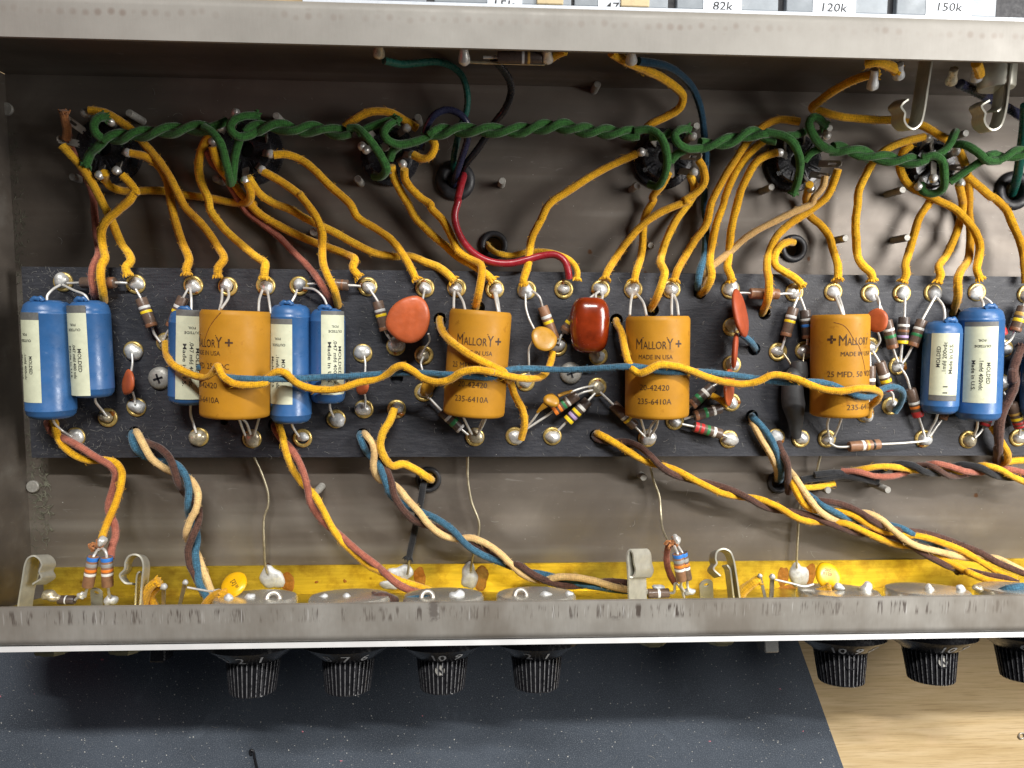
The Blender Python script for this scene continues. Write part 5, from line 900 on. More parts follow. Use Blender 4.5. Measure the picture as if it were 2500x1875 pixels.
wire('cloth_cream', 'cream wire of the right hand bundle running to the lower right corner', 'C4 260,830,0.3 300,880,0.7 360,970,0.9 440,1080,1.05 520,1170,1.05 620,1222,0.9 740,1210,0.7 860,1170,0.9 1000,1220,1.15 1110,1320,1.25 1250,1420,1.25 1450,1480,1.2 1650,1525,1.05 1800,1540,0.9 1920,1535,1.0 2050,1590,1.3 2200,1670,1.5', LO)
wire(Yw, 'yellow wire of the right hand bundle running to the lower right corner', 'C4 255,840,0.2 265,880,0.5 300,970,0.8 370,1090,0.9 460,1150,0.8 620,1150,0.85 760,1180,1.0 880,1250,1.05 1000,1310,0.95 1150,1345,0.85 1320,1360,1.0 1480,1405,1.1 1650,1470,1.15 1800,1560,1.2 1960,1655,1.3 D4 2100,130,1.6', LO)
wire('cloth_blue', 'blue wire of the right hand bundle showing between the cream and brown ones', 'C4 380,1000,0.4 480,1070,0.8 560,1130,0.95 680,1192,0.95 800,1235,0.8 980,1250,0.6 1160,1290,0.85 1280,1360,0.95 1400,1405,0.9 1500,1440,0.7', LO)
wire('cloth_brown', 'dark brown wire of the right hand bundle running to the lower right corner', 'C4 400,1060,0.4 520,1070,0.85 680,1100,0.95 820,1160,1.1 930,1230,1.15 1050,1290,1.0 1200,1310,0.8 1400,1345,0.8 1600,1410,0.9 1800,1490,1.2 1950,1575,1.3 2157,1659,1.5', LO)
wire('cloth_black', 'thick black wire at the left of the twisted bundle under the board edge', 'C4 350,905,0.3 560,875,0.45 700,865,0.55 850,890,0.65 960,912,0.5', 0.125)
wire('cloth_black', 'black wire winding through the twisted bundle under the board edge', 'C4 460,860,0.5 640,845,0.55 820,865,0.5 960,840,0.4 1110,775,0.7 1250,782,0.95 1340,830,1.0 1450,850,0.8 1560,810,0.5 1650,780,0.7 1800,800,0.95 1900,852,0.9 2000,880,0.7 2200,870,0.5', 0.11)
wire('cloth_pink', 'pink wire winding through the twisted bundle under the board edge', 'C4 680,830,0.5 800,832,0.75 950,872,0.85 1080,872,0.8 1190,840,0.6 1320,790,0.6 1440,772,0.9 1560,792,1.0 1680,832,0.95 1800,838,0.7 1920,815,0.6 2030,815,0.85 2170,845,0.9', 0.10)
wire(Yw, 'yellow wire winding through the twisted bundle under the board edge', 'C4 740,835,0.4 860,812,0.75 1000,792,0.9 1150,802,0.85 1300,825,0.75 1420,790,0.5 1530,800,0.7 1640,835,0.75 1740,800,0.5 1830,782,0.85 1950,812,1.0 2060,872,1.0 2170,920,0.9', 0.10)
wire('cloth_brown', 'dark brown wire winding through the twisted bundle under the board edge', 'C4 1100,840,0.5 1220,800,0.6 1340,780,0.8 1430,802,1.05 1550,872,0.9 1700,855,0.6 1850,800,0.4', 0.09)
wire(Yw, 'short yellow wire by the flat screw under the twisted bundle', 'C4 340,965,0.3 400,965,0.35 500,958,0.35 620,930,0.3', 0.10)
wire(Yw, 'yellow wire rising over the board edge beside the brown fuzzy wire', 'C4 1895,470,1.0 1930,515,1.1 1975,600,1.15 2018,680,1.1 2020,745,0.9 1965,782,0.6', 0.11)
wire(Yw, 'yellow wire running right along the lower board edge', 'C4 2020,755,0.55 2090,745,0.6 2200,742,0.6', 0.12)
wire('cloth_brown', 'thick fuzzy brown wire right of the large blue capacitor', 'B4 2140,1310,1.3 2110,1380,1.4 2075,1480,1.5 2065,1600,1.55 C4 2068,20,1.55 2085,100,1.5 2050,220,1.45 1990,335,1.35 1955,470,1.3 1950,620,1.15 1940,755,0.6', 0.135, f='s', rough=0.05)

# ================================================================== jacks with spring contacts
def strip(g, s, shift, zA, zB, th=0.045):
    """bent leaf spring: edge path A (height zA) and the same edge shifted by some pixels at height zB"""
    p = pix(s); A = spline([at(x, y, zA) for x, y, _ in p], 0.05); B = spline([at(x + shift[0], y + shift[1], zB) for x, y, _ in p], 0.05)
    n = min(len(A), len(B)); A = A[np.linspace(0, len(A) - 1, n).astype(int)]; B = B[np.linspace(0, len(B) - 1, n).astype(int)]
    T = np.gradient(A, axis=0); W_ = B - A; N = np.cross(T, W_); N /= np.maximum(1e-9, np.linalg.norm(N, axis=1))[:, None]
    V = np.concatenate([A + N * th / 2, B + N * th / 2, B - N * th / 2, A - N * th / 2]); F = []
    for k in range(4):
        for i in range(n - 1): F.append((k * n + i, k * n + i + 1, ((k + 1) % 4) * n + i + 1, ((k + 1) % 4) * n + i))
    F += [(0, n, 2 * n, 3 * n), (n - 1, 4 * n - 1, 3 * n - 1, 2 * n - 1)]
    return g.add(V, F)
k1 = 400 / 2212; kg = 400 / 1896
def jack(lab, specs, base, body_y, body_z=2.9, wall=-1):
    o = thing('jack', base, lab, 'jack', 'jacks with leaf springs')
    for nm, s, sh, zA, zB in specs:
        g = G(); strip(g, s, sh, zA, zB); g.done(nm, 'spring_nickel', o, angle=40)
    g = G(); ax = PN if wall < 0 else np.array([0, 1.0, 0]); b = np.array([base[0], body_y, body_z])
    lathe(g, b, ax, [(0.001, -0.1), (0.42, -0.1), (0.45, -0.05), (0.45, 0.55), (0.001, 0.55)], 20); g.done('bushing', 'spring_nickel', o, angle=40)
    return o
jb = [pt(s, 0.0) for s in ('F1 420,700', 'F1 1750,700', 'F3 360,760', 'F3 1560,760', 'G 760,200', 'G 1680,200')]
jack('jack at the far left front with a broad leaf spring', [('leaf_spring', 'F1 425,960 430,820 480,500 530,230 570,165 640,140 710,180 748,265 712,355 745,432 620,525', (-185 * k1, 8 * k1), 2.6, 3.2), ('contact_leaf', 'F1 400,900 470,560 520,390', (-30 * k1, 0), 2.4, 2.2)], (jb[0][0], -8.4, 0), -8.15)
jack('jack with a thin upright leaf spring right of the two front resistors', [('leaf_spring', 'F1 1890,960 1895,800 1915,500 1932,250 1892,160 1820,130 1740,152 1692,235 1682,330 1615,410 1690,515 1780,522', (80 * k1, 12 * k1), 3.2, 2.6), ('contact_leaf', 'F1 1825,900 1832,700 1850,410 1870,372 1892,365', (60 * k1, 20 * k1), 3.0, 2.5)], (jb[1][0], -8.4, 0), -8.15)
jack('jack in the front middle with a broad leaf spring facing the camera', [('leaf_spring', 'F3 432,1060 428,930 418,600 408,345 440,282 480,330 500,470 522,570 482,655 440,645', (-238 * k1, 6 * k1), 2.6, 3.4)], (jb[2][0], -8.4, 0), -8.15)
jack('jack in the front right with a thin hooked leaf spring', [('leaf_spring', 'F3 1710,1040 1690,910 1650,640 1605,400 1560,310 1470,275 1390,312 1370,420 1386,470 1340,542 1436,642', (-82 * k1, 22 * k1), 3.2, 2.6), ('contact_leaf', 'F3 1620,1000 1608,900 1585,700 1560,540 1522,495', (-70 * k1, 10 * k1), 3.1, 2.6)], (jb[3][0], -8.4, 0), -8.15)
jack('rear jack with a hooked leaf spring under the rear flange, left one of two', [('leaf_spring', 'G 850,-20 832,110 790,380 735,720 700,820 620,877 550,842 513,770 522,692 478,622 498,582 562,533', (-150 * kg, 22 * kg), 3.7, 2.7)], (jb[4][0], 6.8, 0), 6.3, 3.2, 1)
jack('rear jack with a hooked leaf spring under the rear flange, right one of two', [('leaf_spring', 'G 1765,40 1745,190 1700,600 1662,770 1622,850 1540,887 1470,842 1438,762 1452,700 1408,612 1440,580 1502,545', (-145 * kg, 32 * kg), 3.7, 2.7), ('contact_leaf', 'G 1705,60 1690,190 1640,630 1590,672', (-120 * kg, 10 * kg), 3.6, 2.8)], (jb[5][0], 6.8, 0), 6.3, 3.2, 1)

# tags, solder joints and small resistors on the front jacks and controls
def tag_lug(lab, s, z0, z1, w=0.13, hole=False, solder=0.0, mat='lug_steel'):
    p = pix(s); A = at(p[0][0], p[0][1], z0); B = at(p[1][0], p[1][1], z1); d = B - A; L = np.linalg.norm(d); d /= L
    wv = np.cross(d, [0, 0, 1.0]); wv /= np.linalg.norm(wv); nn = np.cross(wv, d)
    o = thing('solder_tag', A, lab, 'solder tag', 'solder tags behind the front wall')
    g = G()
    if hole:
        V = []; n = 20; cc = L * 0.72; F = []
        for k in range(n):
            a = 2 * math.pi * k / n; V.append(A + d * (cc + 0.075 * math.sin(a)) + wv * 0.075 * math.cos(a) + nn * 0.02)
            x = w * math.cos(a); y = cc + (w * math.sin(a) if a <= math.pi else 0)
            if a > math.pi: x = w * max(-1, min(1, 1.6 * math.cos(a))); y = cc - (L * 0.72) * abs(math.sin(a)) ** 0.5
            V.append(A + d * y + wv * x + nn * 0.02)
        m = len(V); V += [v - nn * 0.04 for v in V]
        for k in range(n):
            a, b = 2 * k, 2 * ((k + 1) % n); F += [(a, a + 1, b + 1, b), (m + a, m + b, m + b + 1, m + a + 1), (a, b, m + b, m + a), (a + 1, m + a + 1, m + b + 1, b + 1)]
        g.add(V, F)
    else: box(g, (A + B) / 2, (L / 2, w, 0.02), d, wv, nn)
    t = g.done('tag', mat, o, smooth=False)
    if solder:
        g = G(); lathe(g, B - d * solder * 0.9, d, [(0.001, 0), (solder * 0.6, solder * 0.15), (solder, solder * 0.8), (solder * 0.75, solder * 1.5), (solder * 0.2, solder * 1.9), (0.001, solder * 2.0)], 14, jitter=0.06); g.done('solder', 'solder_dull', t)
def joint(lab, s, z, r, mat='solder_dull', h=1.0):
    c = pt(s, z); g = G(); blob(g, c - [0, 0, r * 0.3], r * random.uniform(0.8, 1.1), r * random.uniform(0.7, 1.0), r * h * 0.75, 18, 0.3); o = g.done('solder_joint', mat); tag(o, lab, 'solder joint', 'solder joints at the front')
tag_lug('flat tag with a round hole between the two front left resistors', 'F1 1320,900 1300,540', 2.2, 2.7, 0.17, True, 0, 'spring_nickel')
tag_lug('flat tag with a round hole right of the paired front resistors', 'F3 1250,1000 1230,660', 2.3, 2.8, 0.20, True, 0, 'spring_nickel')
tag_lug('upright tag with a white solder tip at the end of the yellow front loop', 'F2 105,600 110,290', 2.4, 3.1, 0.05, False, 0.10)
tag_lug('slim leaning tag joined by a lead to the left yellow disc', 'F2 320,560 400,230', 2.4, 3.1, 0.05, False, 0.08)
tag_lug('slim leaning tag with a yellow wire right of the hooked leaf spring', 'F3 2045,980 1965,640', 2.4, 3.1, 0.04, False, 0.07)
tag_lug('slim upright tag joined by a lead to the right yellow disc', 'F4 125,560 140,210', 2.4, 3.1, 0.06, False, 0.09)
joint('amber stained solder joint beside the far left leaf spring', 'F1 670,700', 2.6, 0.22, 'solder_aged'); joint('shiny solder joint under the left resistor of the front pair', 'F1 1090,690', 2.7, 0.12, 'solder')
joint('white solder joint under the right resistor of the front pair', 'F1 1485,760', 2.6, 0.20); joint('white domed solder joint beside the front middle leaf spring', 'F3 600,810', 2.4, 0.17)
joint('grey solder joint at the foot of the paired front resistors', 'F3 1015,860', 2.6, 0.15); joint('solder dome left of the ring lug on the first control', 'F2 1262,450', 3.6, 0.15)
joint('pointed solder joint on the yellow wire of the first control', 'F2 985,440', 3.7, 0.13); joint('solder dome on the second control, left one', 'D2 625,300', 3.6, 0.17); joint('solder dome on the second control, right one', 'D2 822,295', 3.6, 0.16)
joint('gold flecked solder dome on the third control', 'D2 1710,270', 3.7, 0.18); joint('solder dome on the fourth control, middle one', 'D3 445,265', 3.7, 0.16); joint('pointed solder dome on the fourth control, right one', 'D3 635,265', 3.6, 0.13)
joint('solder dome on the fifth control by the frayed yellow wire', 'F4 1050,350', 3.6, 0.14); joint('large solder dome on the fifth control', 'F4 1420,380', 3.6, 0.22, 'solder'); joint('dark solder dome on the sixth control', 'F5 945,440', 3.7, 0.15, 'solder')
joint('round white solder dome on the sixth control', 'F5 1362,440', 3.7, 0.15); joint('solder dome with brown flux at the right of the sixth control', 'F5 1600,430', 3.6, 0.15, 'solder_aged'); joint('solder dome on the seventh control at the right edge', 'F5 2215,450', 3.7, 0.14)
BW = [(0.0, 0.12, 'blue'), (0.20, 0.31, 'grey'), (0.39, 0.47, 'orange'), (0.53, 0.61, 'white')]
resistor('blue ended resistor standing at the front left, left one of two', 'F1 1330,60,2.6 1290,110,2.8', 'F1 1262,160,2.9 1185,565,2.9', 'F1 1160,640,2.8 1150,700,2.7', BW, r=0.150, mat='resistor_tan')
resistor('blue ended resistor standing at the front left, right one of two', 'F1 1330,90,2.6 1390,55,2.8 1430,100,2.9', 'F1 1442,170,2.9 1455,560,2.9', 'F1 1468,640,2.8 1480,700,2.7', BW, r=0.150, mat='resistor_tan')
resistor('blue ended resistor standing at the front right, front one of two', 'F3 810,240,2.7', 'F3 855,345,3.0 905,705,3.0', 'F3 900,780,2.9 940,850,2.8', BW, r=0.150, mat='resistor_tan')
resistor('blue ended resistor standing at the front right, rear one of two', 'F3 860,240,2.6', 'F3 915,330,2.8 985,690,2.8', 'F3 985,760,2.7 1000,830,2.7', BW, r=0.140, mat='resistor_brown')
resistor('small dark resistor lying behind the front flange at the left', 'F1 720,690,2.6', 'F1 795,745,2.5 1010,745,2.5', 'F1 1060,700,2.6', [(0.45, 0.52, 'silver')], r=0.125, mat='resistor_dark')
resistor('small dark resistor lying behind the front flange in the middle', 'F3 440,830,2.5', 'F3 450,880,2.5 735,870,2.5', 'F3 800,870,2.6 825,740,2.8 890,800,2.8 940,930,2.6', [(0.46, 0.56, 'white')], r=0.135, mat='resistor_brown')
resistor('dark resistor with gold bands half hidden under the rear flange', 'P 1180,140,3.9', 'P 1215,140,3.9 1322,141,3.9', 'P 1335,143,3.8', [(0.55, 0.6, 'silver'), (0.68, 0.73, 'gold')], r=0.15, mat='resistor_dark')
for lab, s, z, m in (('frayed yellow and solder knot atop the front left resistors', 'C1 790,1430', 2.5, 'cloth_orange'), ('solder knot atop the paired front right resistors', 'F3 780,200', 2.6, 'cloth_orange')):
    c = pt(s, z); o = thing('wire_knot', c, lab, 'wire end'); g = G(); blob(g, c + [0.12, 0.1, -0.05], 0.13, 0.15, 0.2, 16, 0.25); g.done('solder', 'solder', o)
    g = G()
    for k in range(12):
        a = random.uniform(0, 6.28); q = c + [random.uniform(-0.12, 0.05), random.uniform(-0.12, 0.06), random.uniform(-0.05, 0.05)]; tube(g, spline([q, q + [0.1 * math.cos(a), 0.1 * math.sin(a), 0.05], q + [0.16 * math.cos(a + 1), 0.14 * math.sin(a + 1), 0.02]], 0.04), 0.032, 5)
    g.done('frayed_cloth', m, o)
wire('cloth_pink', 'scorched pink brown sleeve beside the paired front right resistors', 'F3 740,210,2.4 710,330,2.3 715,480,2.2 760,640,2.1 820,740,2.0', 0.095, rough=0.05)
wire(Yw, 'thick yellow loop behind the front flange at the left', 'F1 1950,960,2.6 1945,800,2.8 1980,640,3.0 2060,540,3.1 2150,490,3.1', 0.125, f='e')
wire(Yw, 'second yellow loop behind the front flange at the left', 'F1 2120,900,2.4 2060,760,2.6 2030,690,2.7 2090,600,2.8 2170,540,2.9', 0.115)
wire(Yw, 'frayed yellow wire ending on the first control', 'F2 640,600,3.0 700,500,3.2 780,420,3.3 870,380,3.4 920,400,3.5', 0.12, f='e')
wire(Yw, 'yellow wire loop on the tag right of the hooked leaf spring', 'F3 1700,980,2.6 1730,880,2.8 1810,790,2.9 1900,720,3.0 1960,690,3.0', 0.12, f='e')
wire(Yw, 'yellow wire behind the tag loop at the front right', 'F3 1660,880,2.5 1740,810,2.5 1850,740,2.6 1930,700,2.7', 0.10)
wire(Yw, 'frayed yellow wire ending on the fifth control', 'F4 600,520,3.1 700,450,3.3 820,400,3.4 930,370,3.5', 0.12, f='e')
wire('cloth_brown', 'brown cloth wire end on the second control', 'D2 1040,285,3.4 1090,270,3.5 1150,280,3.4 1210,310,3.2', 0.13, f='s')
wire('cloth_blue', 'blue cloth wire lying on the third control', 'D2 1310,300,3.7 1370,290,3.75 1420,285,3.75 1500,290,3.6', 0.10)
wire('cloth_blue', 'blue cloth wire lying on the seventh control', 'F5 1900,470,3.6 2000,430,3.75 2100,410,3.8 2220,400,3.8', 0.11)
disc('yellow disc with a boxed mark behind the front flange at the left', 'F2 1058,262', 3.2, 0.37, 0.17, (-0.18, 0.55, 0.55), 'ceramic_yellow', ['F2 430,300,3.1 600,330,3.15 740,350,3.2 860,330,3.2'], lump=0.02, up=(0.3, 1, 0.5), mark=[('[2]', 0.0, 0.03, 0.14, 0.17), ('III', 0.17, 0.07, 0.08, 0.08)])
disc('yellow disc printed with a value behind the front flange at the right', 'F4 895,200', 3.2, 0.36, 0.17, (-0.1, 0.45, 0.8), 'ceramic_yellow', ['F4 180,250,3.1 400,300,3.15 580,340,3.2 700,310,3.2', 'F4 850,280,3.2 880,320,3.3 930,340,3.4'], lump=0.03, up=(0.2, 1, -0.4), mark=[('20Z', -0.03, 0.15, 0.08, 0.17), ('.0120', -0.06, 0.04, 0.09, 0.26)])

# ================================================================== controls (potentiometers) and knobs
KZ = 3.5
PLAB = ['first', 'second', 'third', 'fourth', 'fifth', 'sixth', 'seventh']
KNOBS = [(609, '3 2 1', 0, ''), (845, '8 7 6', 0, ''), (1079, '10 9', 1, 'm'), (1313, '2 1', 0, ''), (2066, '10 9 8', 1, 'h'), (2288, '10 9', 1, 'm'), (2520, '6 5', 0, '')]
KLAB = ['leftmost black knob numbered 3 2 1', 'second black knob from the left numbered 8 7 6', 'black knob over the mat numbered 10 9 with a set screw', 'fourth black knob from the left numbered 2 1',
        'black knob over the wood numbered 10 9 8 with a dark screw hole', 'black knob over the wood numbered 10 9 with a bright slotted screw', 'black knob numbered 6 5 cut off by the right edge']
def on_panel(px, z):
    y = FRONT(z) - 0.21; return np.array([at(px, 1610, z + 0.5)[0], y, z])
for i, (px, num, scr, kind) in enumerate(KNOBS):
    b = on_panel(px, KZ); a = PN; up = np.array([0, 0, 1.0]); up -= (up @ a) * a; up /= np.linalg.norm(up); rt = np.array([1.0, 0, 0])
    k = thing('knob', b, KLAB[i], 'knob', 'black control knobs along the front panel')
    g = G(); lathe(g, b, a, [(0.001, 0.18), (1.19, 0.18), (1.21, 0.21), (1.21, 0.35), (1.19, 0.37), (0.71, 0.72), (0.001, 0.71)], 48); sk = g.done('skirt', 'knob_black', k, angle=25)
    nf = 34
    g = G(); lathe(g, b, a, [(0.67, 0.70), (0.675, 0.73), (0.575, 1.56), (0.56, 1.60), (0.48, 1.62), (0.001, 1.61)], nf * 6, mod=lambda t, h: 1 + (0.045 * (1 if (t * nf / (2 * math.pi)) % 1 < 0.5 else -1) if 0.66 < h < 1.59 else 0)); gp = g.done('grip', 'knob_grip', k, angle=30); gp.data.materials.append(MATS['knob_rib_highlight'])
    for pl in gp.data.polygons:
        sg_ = pl.vertices[0] // 6          # rib highlights painted pale on each flute's raised half, with some dusty wear
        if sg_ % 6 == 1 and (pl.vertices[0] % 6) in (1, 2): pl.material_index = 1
    def cone(u, v):      # u around (cm at mean radius), v down the cone
        rm = 0.99; th = u / rm; t = 0.5 - v / 0.59; r = 1.19 + (0.71 - 1.19) * t; h = 0.37 + 0.35 * t
        nrm_ = 0.012
        return b + a * (h + nrm_ * 0.80) + (r + nrm_ * 0.6) * (math.sin(th) * rt + math.cos(th) * up)
    g = G(); parts = num.split(); off = {'3 2 1': -0.05, '8 7 6': 0.1, '10 9': 0.22, '2 1': -0.05, '10 9 8': 0.05, '6 5': -0.35}[num]
    for j, q in enumerate(parts):
        print_on(g, q, cone, (off + (j - (len(parts) - 1) / 2) * 0.52, 0.0), 0.34, None, 0, 0.006)
    g.done('lettering', 'knob_mark', sk, smooth=False)
    if scr:
        th = -0.06; rad = math.sin(th) * rt + math.cos(th) * up; c = b + a * 0.95 + rad * 0.63
        g = G(); lathe(g, c, rad, [(0.17, -0.03), (0.175, 0.03), (0.15, 0.035), (0.14, 0.0), (0.001, 0.0)], 18); g.done('screw_seat', 'knob_black', k, angle=30)
        if kind == 'm':
            g = G(); lathe(g, c, rad, [(0.13, 0.0), (0.125, 0.02), (0.001, 0.022)], 16); ss = g.done('set_screw', 'screw_zinc', k, angle=30)
            x = np.cross(rad, a); d1 = (x + a) / np.linalg.norm(x + a); g = G(); box(g, c + rad * 0.024, (0.12, 0.022, 0.006), d1, np.cross(rad, d1), rad); g.done('slot', 'organizer_gap', ss, smooth=False)
    # the control behind the panel
    w = np.array([b[0], FRONT(KZ) + 0.09, KZ]); w[0] = b[0] + (0.02 if px < 1165 else -0.02)
    p = thing('potentiometer', w, 'round metal back of the %s control from the left behind the front flange' % PLAB[i], 'potentiometer', 'controls behind the front flange')
    g = G(); lathe(g, w, -a, [(1.1, 0.0), (1.1, 0.52), (1.05, 0.60), (0.9, 0.62), (0.001, 0.62)], 40); g.done('case', 'pot_case', p, angle=40)
    for dx in (-0.55, 0.0, 0.55):
        g = G(); q = w - a * 0.45 + up * 1.08 + rt * dx; box(g, q + up * 0.08, (0.11, 0.02, 0.14), rt, a, up); g.done('terminal', 'lug_steel', p, smooth=False)
p = pt('F2 1585,455', 3.8); g = G(); lathe(g, p, (0.1, 0.5, 0.85), [(0.10, -0.05), (0.22, -0.05), (0.24, 0.0), (0.22, 0.05), (0.12, 0.06), (0.10, 0.0)], 22); tag(g.done('ring_lug', 'lug_steel'), 'solder coated ring lug with an open centre on the first control', 'ring lug')
p = pt('D2 1470,275', 3.9); g = G(); lathe(g, p, (0.0, 0.55, 0.8), [(0.10, -0.04), (0.20, -0.04), (0.22, 0.0), (0.20, 0.04), (0.12, 0.05), (0.10, 0.0)], 22); tag(g.done('ring_lug', 'lug_steel'), 'open silver ring lug on the third control', 'ring lug')
p = pt('D3 235,260', 3.8); g = G(); lathe(g, p, (-0.1, 0.55, 0.8), [(0.10, -0.04), (0.20, -0.04), (0.22, 0.0), (0.20, 0.04), (0.12, 0.05), (0.10, 0.0)], 22); tag(g.done('ring_lug', 'lug_steel'), 'open silver ring lug on the fourth control', 'ring lug')

# hex nuts, a toggle and a lamp ring on the outside of the control panel
for px, lab, r in ((108, 'hex nut at the far left under the control panel edge', 0.50), (290, 'second hex nut from the left under the control panel edge', 0.50), (1600, 'hex nut in the middle right of the last mat knob', 0.46), (1768, 'hex nut near the mat corner under the control panel edge', 0.46)):
    b = on_panel(px, 3.6); g = G(); lathe(g, b, PN, [(0.001, 0.0), (r + 0.18, 0.0), (r + 0.18, 0.06), (r, 0.07)], 30); n = thing('hex_nut', b, lab, 'nut', 'hex nuts on the control panel'); g.done('washer', 'nut_brass', n, angle=30)
    g = G(); lathe(g, b, PN, [(r, 0.06), (r, 0.40), (r * 0.9, 0.46), (r * 0.62, 0.47), (r * 0.6, 0.52), (0.001, 0.52)], 6); g.done('nut', 'nut_brass', n, smooth=False)
for px, lab in ((378, 'slide switch beside the second hex nut under the panel edge'), (1888, 'chrome slide switch at the mat corner under the panel edge')):
    b = on_panel(px, 3.7); o = thing('slide_switch', b, lab, 'switch'); g = G(); box(g, b + PN * 0.34, (0.20, 0.34, 0.28), (1, 0, 0), PN, np.cross((1, 0, 0), PN), 0.03); g.done('slider', 'pot_case' if px > 1000 else 'knob_black', o, smooth=False)
    for dx in (-0.42, 0.42):
        g = G(); lathe(g, b + [dx, 0, 0], PN, [(0.15, 0), (0.14, 0.08), (0.08, 0.13), (0.001, 0.14)], 16); g.done('screw', 'nut_brass', o)

# ================================================================== hardware under the rear flange
for s0, s1, z, lab, m in (('A2 1080,330', 'A2 1078,470', 3.8, 'amber solder tag under the rear flange left of the green wire', 'solder_aged'), ('A2 1765,330', 'A2 1772,530', 3.9, 'shiny solder tag under the rear flange over the black grommet', 'solder'),
                          ('A3 450,400', 'A3 455,500', 3.8, 'solder tag at the end of the resistor under the rear flange', 'solder'), ('A3 1135,400', 'A3 1132,520', 3.8, 'pale solder tag holding the yellow bow wire under the rear flange', 'solder_dull'),
                          ('A4 950,560', 'A4 925,730', 3.2, 'bright bent tag hanging below the pointed yellow loop', 'solder_dull'), ('A4 1150,520', 'A4 1140,640', 3.6, 'rounded solder tag left of the left rear spring', 'solder_dull'),
                          ('A4 1590,560', 'A4 1560,690', 3.4, 'cupped brown solder tag between the two rear springs', 'solder_aged'), ('A4 1780,520', 'A4 1770,660', 3.5, 'rounded solder tag left of the right rear spring', 'solder_dull')):
    A, B = pt(s0, z + 0.4), pt(s1, z); C = spline([A, (A + B) / 2, B]); g = G(); tube(g, C, np.interp(np.linspace(0, 1, len(C)), [0, 0.45, 0.7, 0.88, 1], [0.10, 0.11, 0.155, 0.15, 0.06]), 14, True, 0.03); tag(g.done('rear_tag', m), lab, 'solder tag', 'solder tags under the rear flange')
wire('bare_wire', 'straight bare wire under the rear flange below the gold banded resistor', 'A2 1800,500,3.8 1900,507,3.8 A3 100,512,3.8 430,522,3.75', 0.035, name='bus_wire', n=8, rough=0)
wire(Yw, 'yellow wire tip behind the rear resistor under the flange', 'A3 480,480,3.8 530,445,4.0 600,420,4.2', 0.09)

# ================================================================== parts organizer behind the chassis
OZ = 1.9
q0, q1 = at(700, -2, OZ), at(2600, 49, OZ); ox = (q1 - q0) / np.linalg.norm(q1 - q0); oy = np.array([-ox[1], ox[0], 0])
org = thing('parts_organizer', q0 * [1, 1, 0] + [0, 0, BZ], 'drawer organizer with resistor value stickers behind the rear flange', 'organizer')
def ow(px): return (at(px, 20, OZ) - q0) @ ox          # distance along the organizer
x0, x1 = ow(738), ow(2640)
def obox(name, xa, xb, ya, yb, za, zb, mat, par, bev=0.02):
    c = q0 + ox * (xa + xb) / 2 + oy * (ya + yb) / 2; c[2] = (za + zb) / 2; g = G(); box(g, c, ((xb - xa) / 2, (yb - ya) / 2, (zb - za) / 2), ox, oy, (0, 0, 1), bev); return g.done(name, mat, par, smooth=False)
obox('frame', x0, x1, -0.02, 4.0, BZ, OZ - 0.25, 'organizer_gap', org)
obox('front_rim', x0, x1, -0.10, 0.04, BZ, OZ, 'organizer_frame', org)
bins = [(745, 1040, '', 0, 0), (1060, 1395, '15k', 1190, 1275), (1403, 1632, '47k', 1461, 1545), (1654, 1902, '82k', 1718, 1812), (1922, 2170, '120k', 1986, 2091), (2192, 2436, '150k', 2263, 2376)]
for a_, b_, t, l0, l1 in bins:
    xa, xb = ow(a_), ow(b_); d = obox('drawer', xa, xb, 0.06, 3.0, OZ - 0.5, OZ - 0.06, 'clear_drawer', org)
    if t:
        la, lb = ow(l0), ow(l1); s = obox('sticker', la, lb, 0.05, 1.0, OZ - 0.055, OZ - 0.045, 'sticker', d, 0)
        f2 = lambda u, v, m=(la + lb) / 2: q0 * [1, 1, 0] + ox * (m + u + 0.12 * v) + oy * v + np.array([0, 0, OZ - 0.038]); g = G()
        dy = {'15k': -0.02, '47k': 0.0, '82k': 0.10, '120k': 0.14, '150k': 0.24}[t]
        print_on(g, t, f2, (0.0, dy + 0.05), 0.23, 0.15 * len(t) + 0.12, 0, 0.005); g.done('lettering', 'ink_black', s, smooth=False)
for a_, b_ in ((1310, 1375), (1515, 1585)): obox('paper_tape', ow(a_), ow(b_), 0.05, 0.9, OZ - 0.05, OZ + 0.02, 'paper_tape', org)

# ================================================================== loose dust, lint and chips (nobody could count them)
def flecks(name, mat, n, fn, size, lab, cat='dust'):
    g = G()
    for _ in range(n):
        p, zz = fn(); s = size * random.uniform(0.4, 1.6); a = random.uniform(0, 6.28); m = random.choice((3, 4, 5)); sq = random.uniform(0.35, 1)
        ring = [p + [s * math.cos(a + 6.28 * k / m) * random.uniform(0.6, 1), s * sq * math.sin(a + 6.28 * k / m), 0.003] for k in range(m)]
        g.add(ring + [p + [0, 0, 0.003 + s * 0.35]], [(k, (k + 1) % m, m) for k in range(m)])
    o = g.done(name, mat, smooth=False, org=(0, 0, 0)); tag(o, lab, cat, kind='stuff')
def fibres(name, mat, n, fn, ln, lab, r=0.0045):
    g = G()
    for _ in range(n):
        p, zz = fn(); a = random.uniform(0, 6.28); L = ln * random.uniform(0.3, 1.5); c = random.uniform(-2.5, 2.5); P = [p + [0, 0, 0.012]]
        for k in range(5): P.append(P[-1] + np.array([math.cos(a + c * k / 5), math.sin(a + c * k / 5), random.uniform(-0.05, 0.12)]) * L / 5)
        tube(g, P, r * random.uniform(0.7, 1.4), 3, False)
    o = g.done(name, mat, org=(0, 0, 0)); tag(o, lab, 'dust', kind='stuff')
R = random.uniform
def on_mat():
    while True:
        x, y = R(-17, 13), R(-17, -9.0)
        if x < e0[0] + (e0[1] - y) * 0.39 - 0.2: return np.array([x, y, BZ + 0.06]), 0
def on_floor(): return np.array([R(-13.5, 19), R(-7.7, 6.6), 0.0]), 0
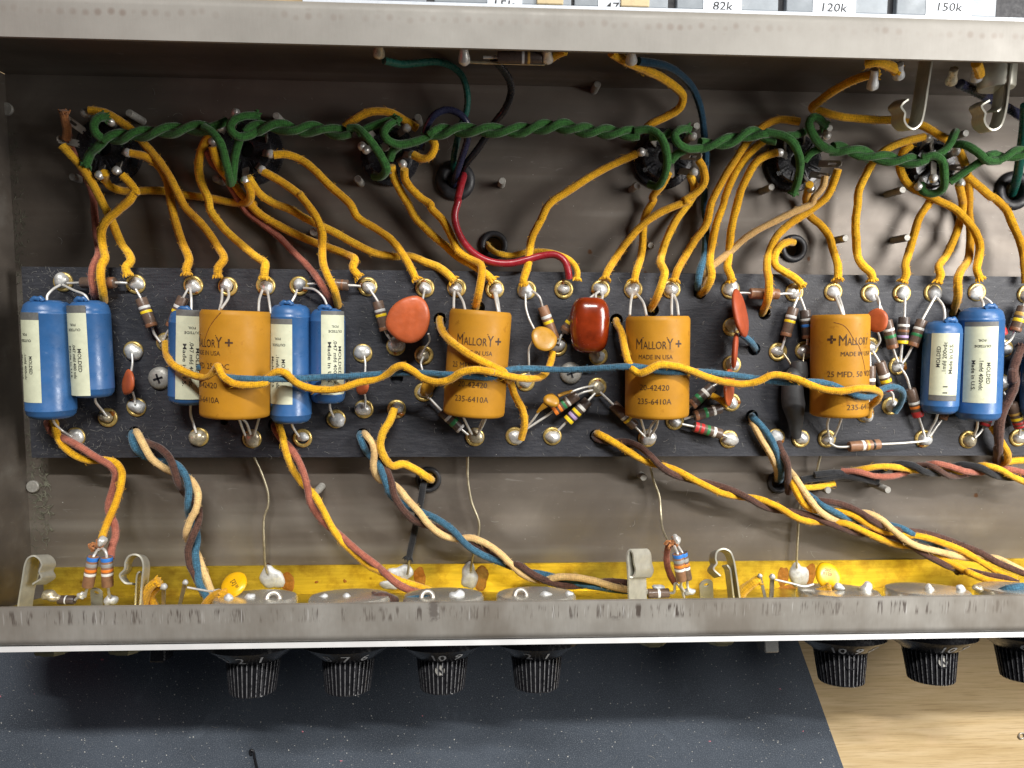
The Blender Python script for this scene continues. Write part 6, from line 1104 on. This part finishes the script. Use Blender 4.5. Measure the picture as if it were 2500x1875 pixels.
def on_board(): return np.array([R(bl + 0.1, 18), R(Y0 + 0.05, Y1 - 0.05), BT]), 0
def board_left(): return np.array([bl + 0.1 + abs(random.gauss(0, 2.2)), R(Y0 + 0.05, Y1 - 0.05), BT]), 0
def along_wall(): return np.array([XL + 0.05 + abs(random.gauss(0, 0.14)), R(-7.6, 5.5), 0.0]), 0
def board_end(): return np.array([bl - 0.02 - abs(random.gauss(0, 0.12)), R(-7.0, Y1), 0.02]), 0
flecks('dust', 'dust_white', 1300, on_mat, 0.020, 'white dust specks scattered over the dark bench mat')
flecks('plastic_chips', 'dust_pink', 22, on_mat, 0.05, 'tiny pink plastic chips on the dark bench mat', 'chips')
fibres('mat_lint', 'lint', 140, on_mat, 0.2, 'short pale lint on the dark bench mat', 0.0035)
flecks('floor_dust', 'dust_white', 260, on_floor, 0.012, 'pale dust specks on the chassis floor')
fibres('floor_lint', 'lint', 90, on_floor, 0.2, 'short lint on the chassis floor', 0.004)
flecks('board_dust', 'dust_white', 420, on_board, 0.010, 'pale dust specks on the black board')
fibres('board_lint', 'lint', 500, on_board, 0.14, 'pale lint fibres on the black board', 0.0026)
fibres('board_end_lint', 'lint', 700, board_left, 0.12, 'matted lint on the left end of the black board', 0.0020)
fibres('corner_dust', 'dust_moss', 380, along_wall, 0.14, 'grey green dust packed along the left wall corner', 0.006)
fibres('edge_dust', 'dust_moss', 260, board_end, 0.2, 'grey dust along the left board edge', 0.008)
# small things lying on the bench
g = G(); tube(g, spline(path('P 628,1880 621,1850 618,1835 614,1831 610,1836 612,1843', BZ + 0.12)), 0.045, 8); tag(g.done('hook_pin', 'plastic_black'), 'small black hooked pin at the bottom edge on the mat', 'pin')
p = at(2494, 1796, BZ); g = G(); lathe(g, p * [1, 1, 0] + [0, 0, BZ], (0, 0, 1), [(0.08, 0.0), (0.13, 0.0), (0.135, 0.02), (0.11, 0.045), (0.08, 0.02)], 24); tag(g.done('washer', 'lug_steel'), 'small ring lying on the wood at the right edge', 'washer')
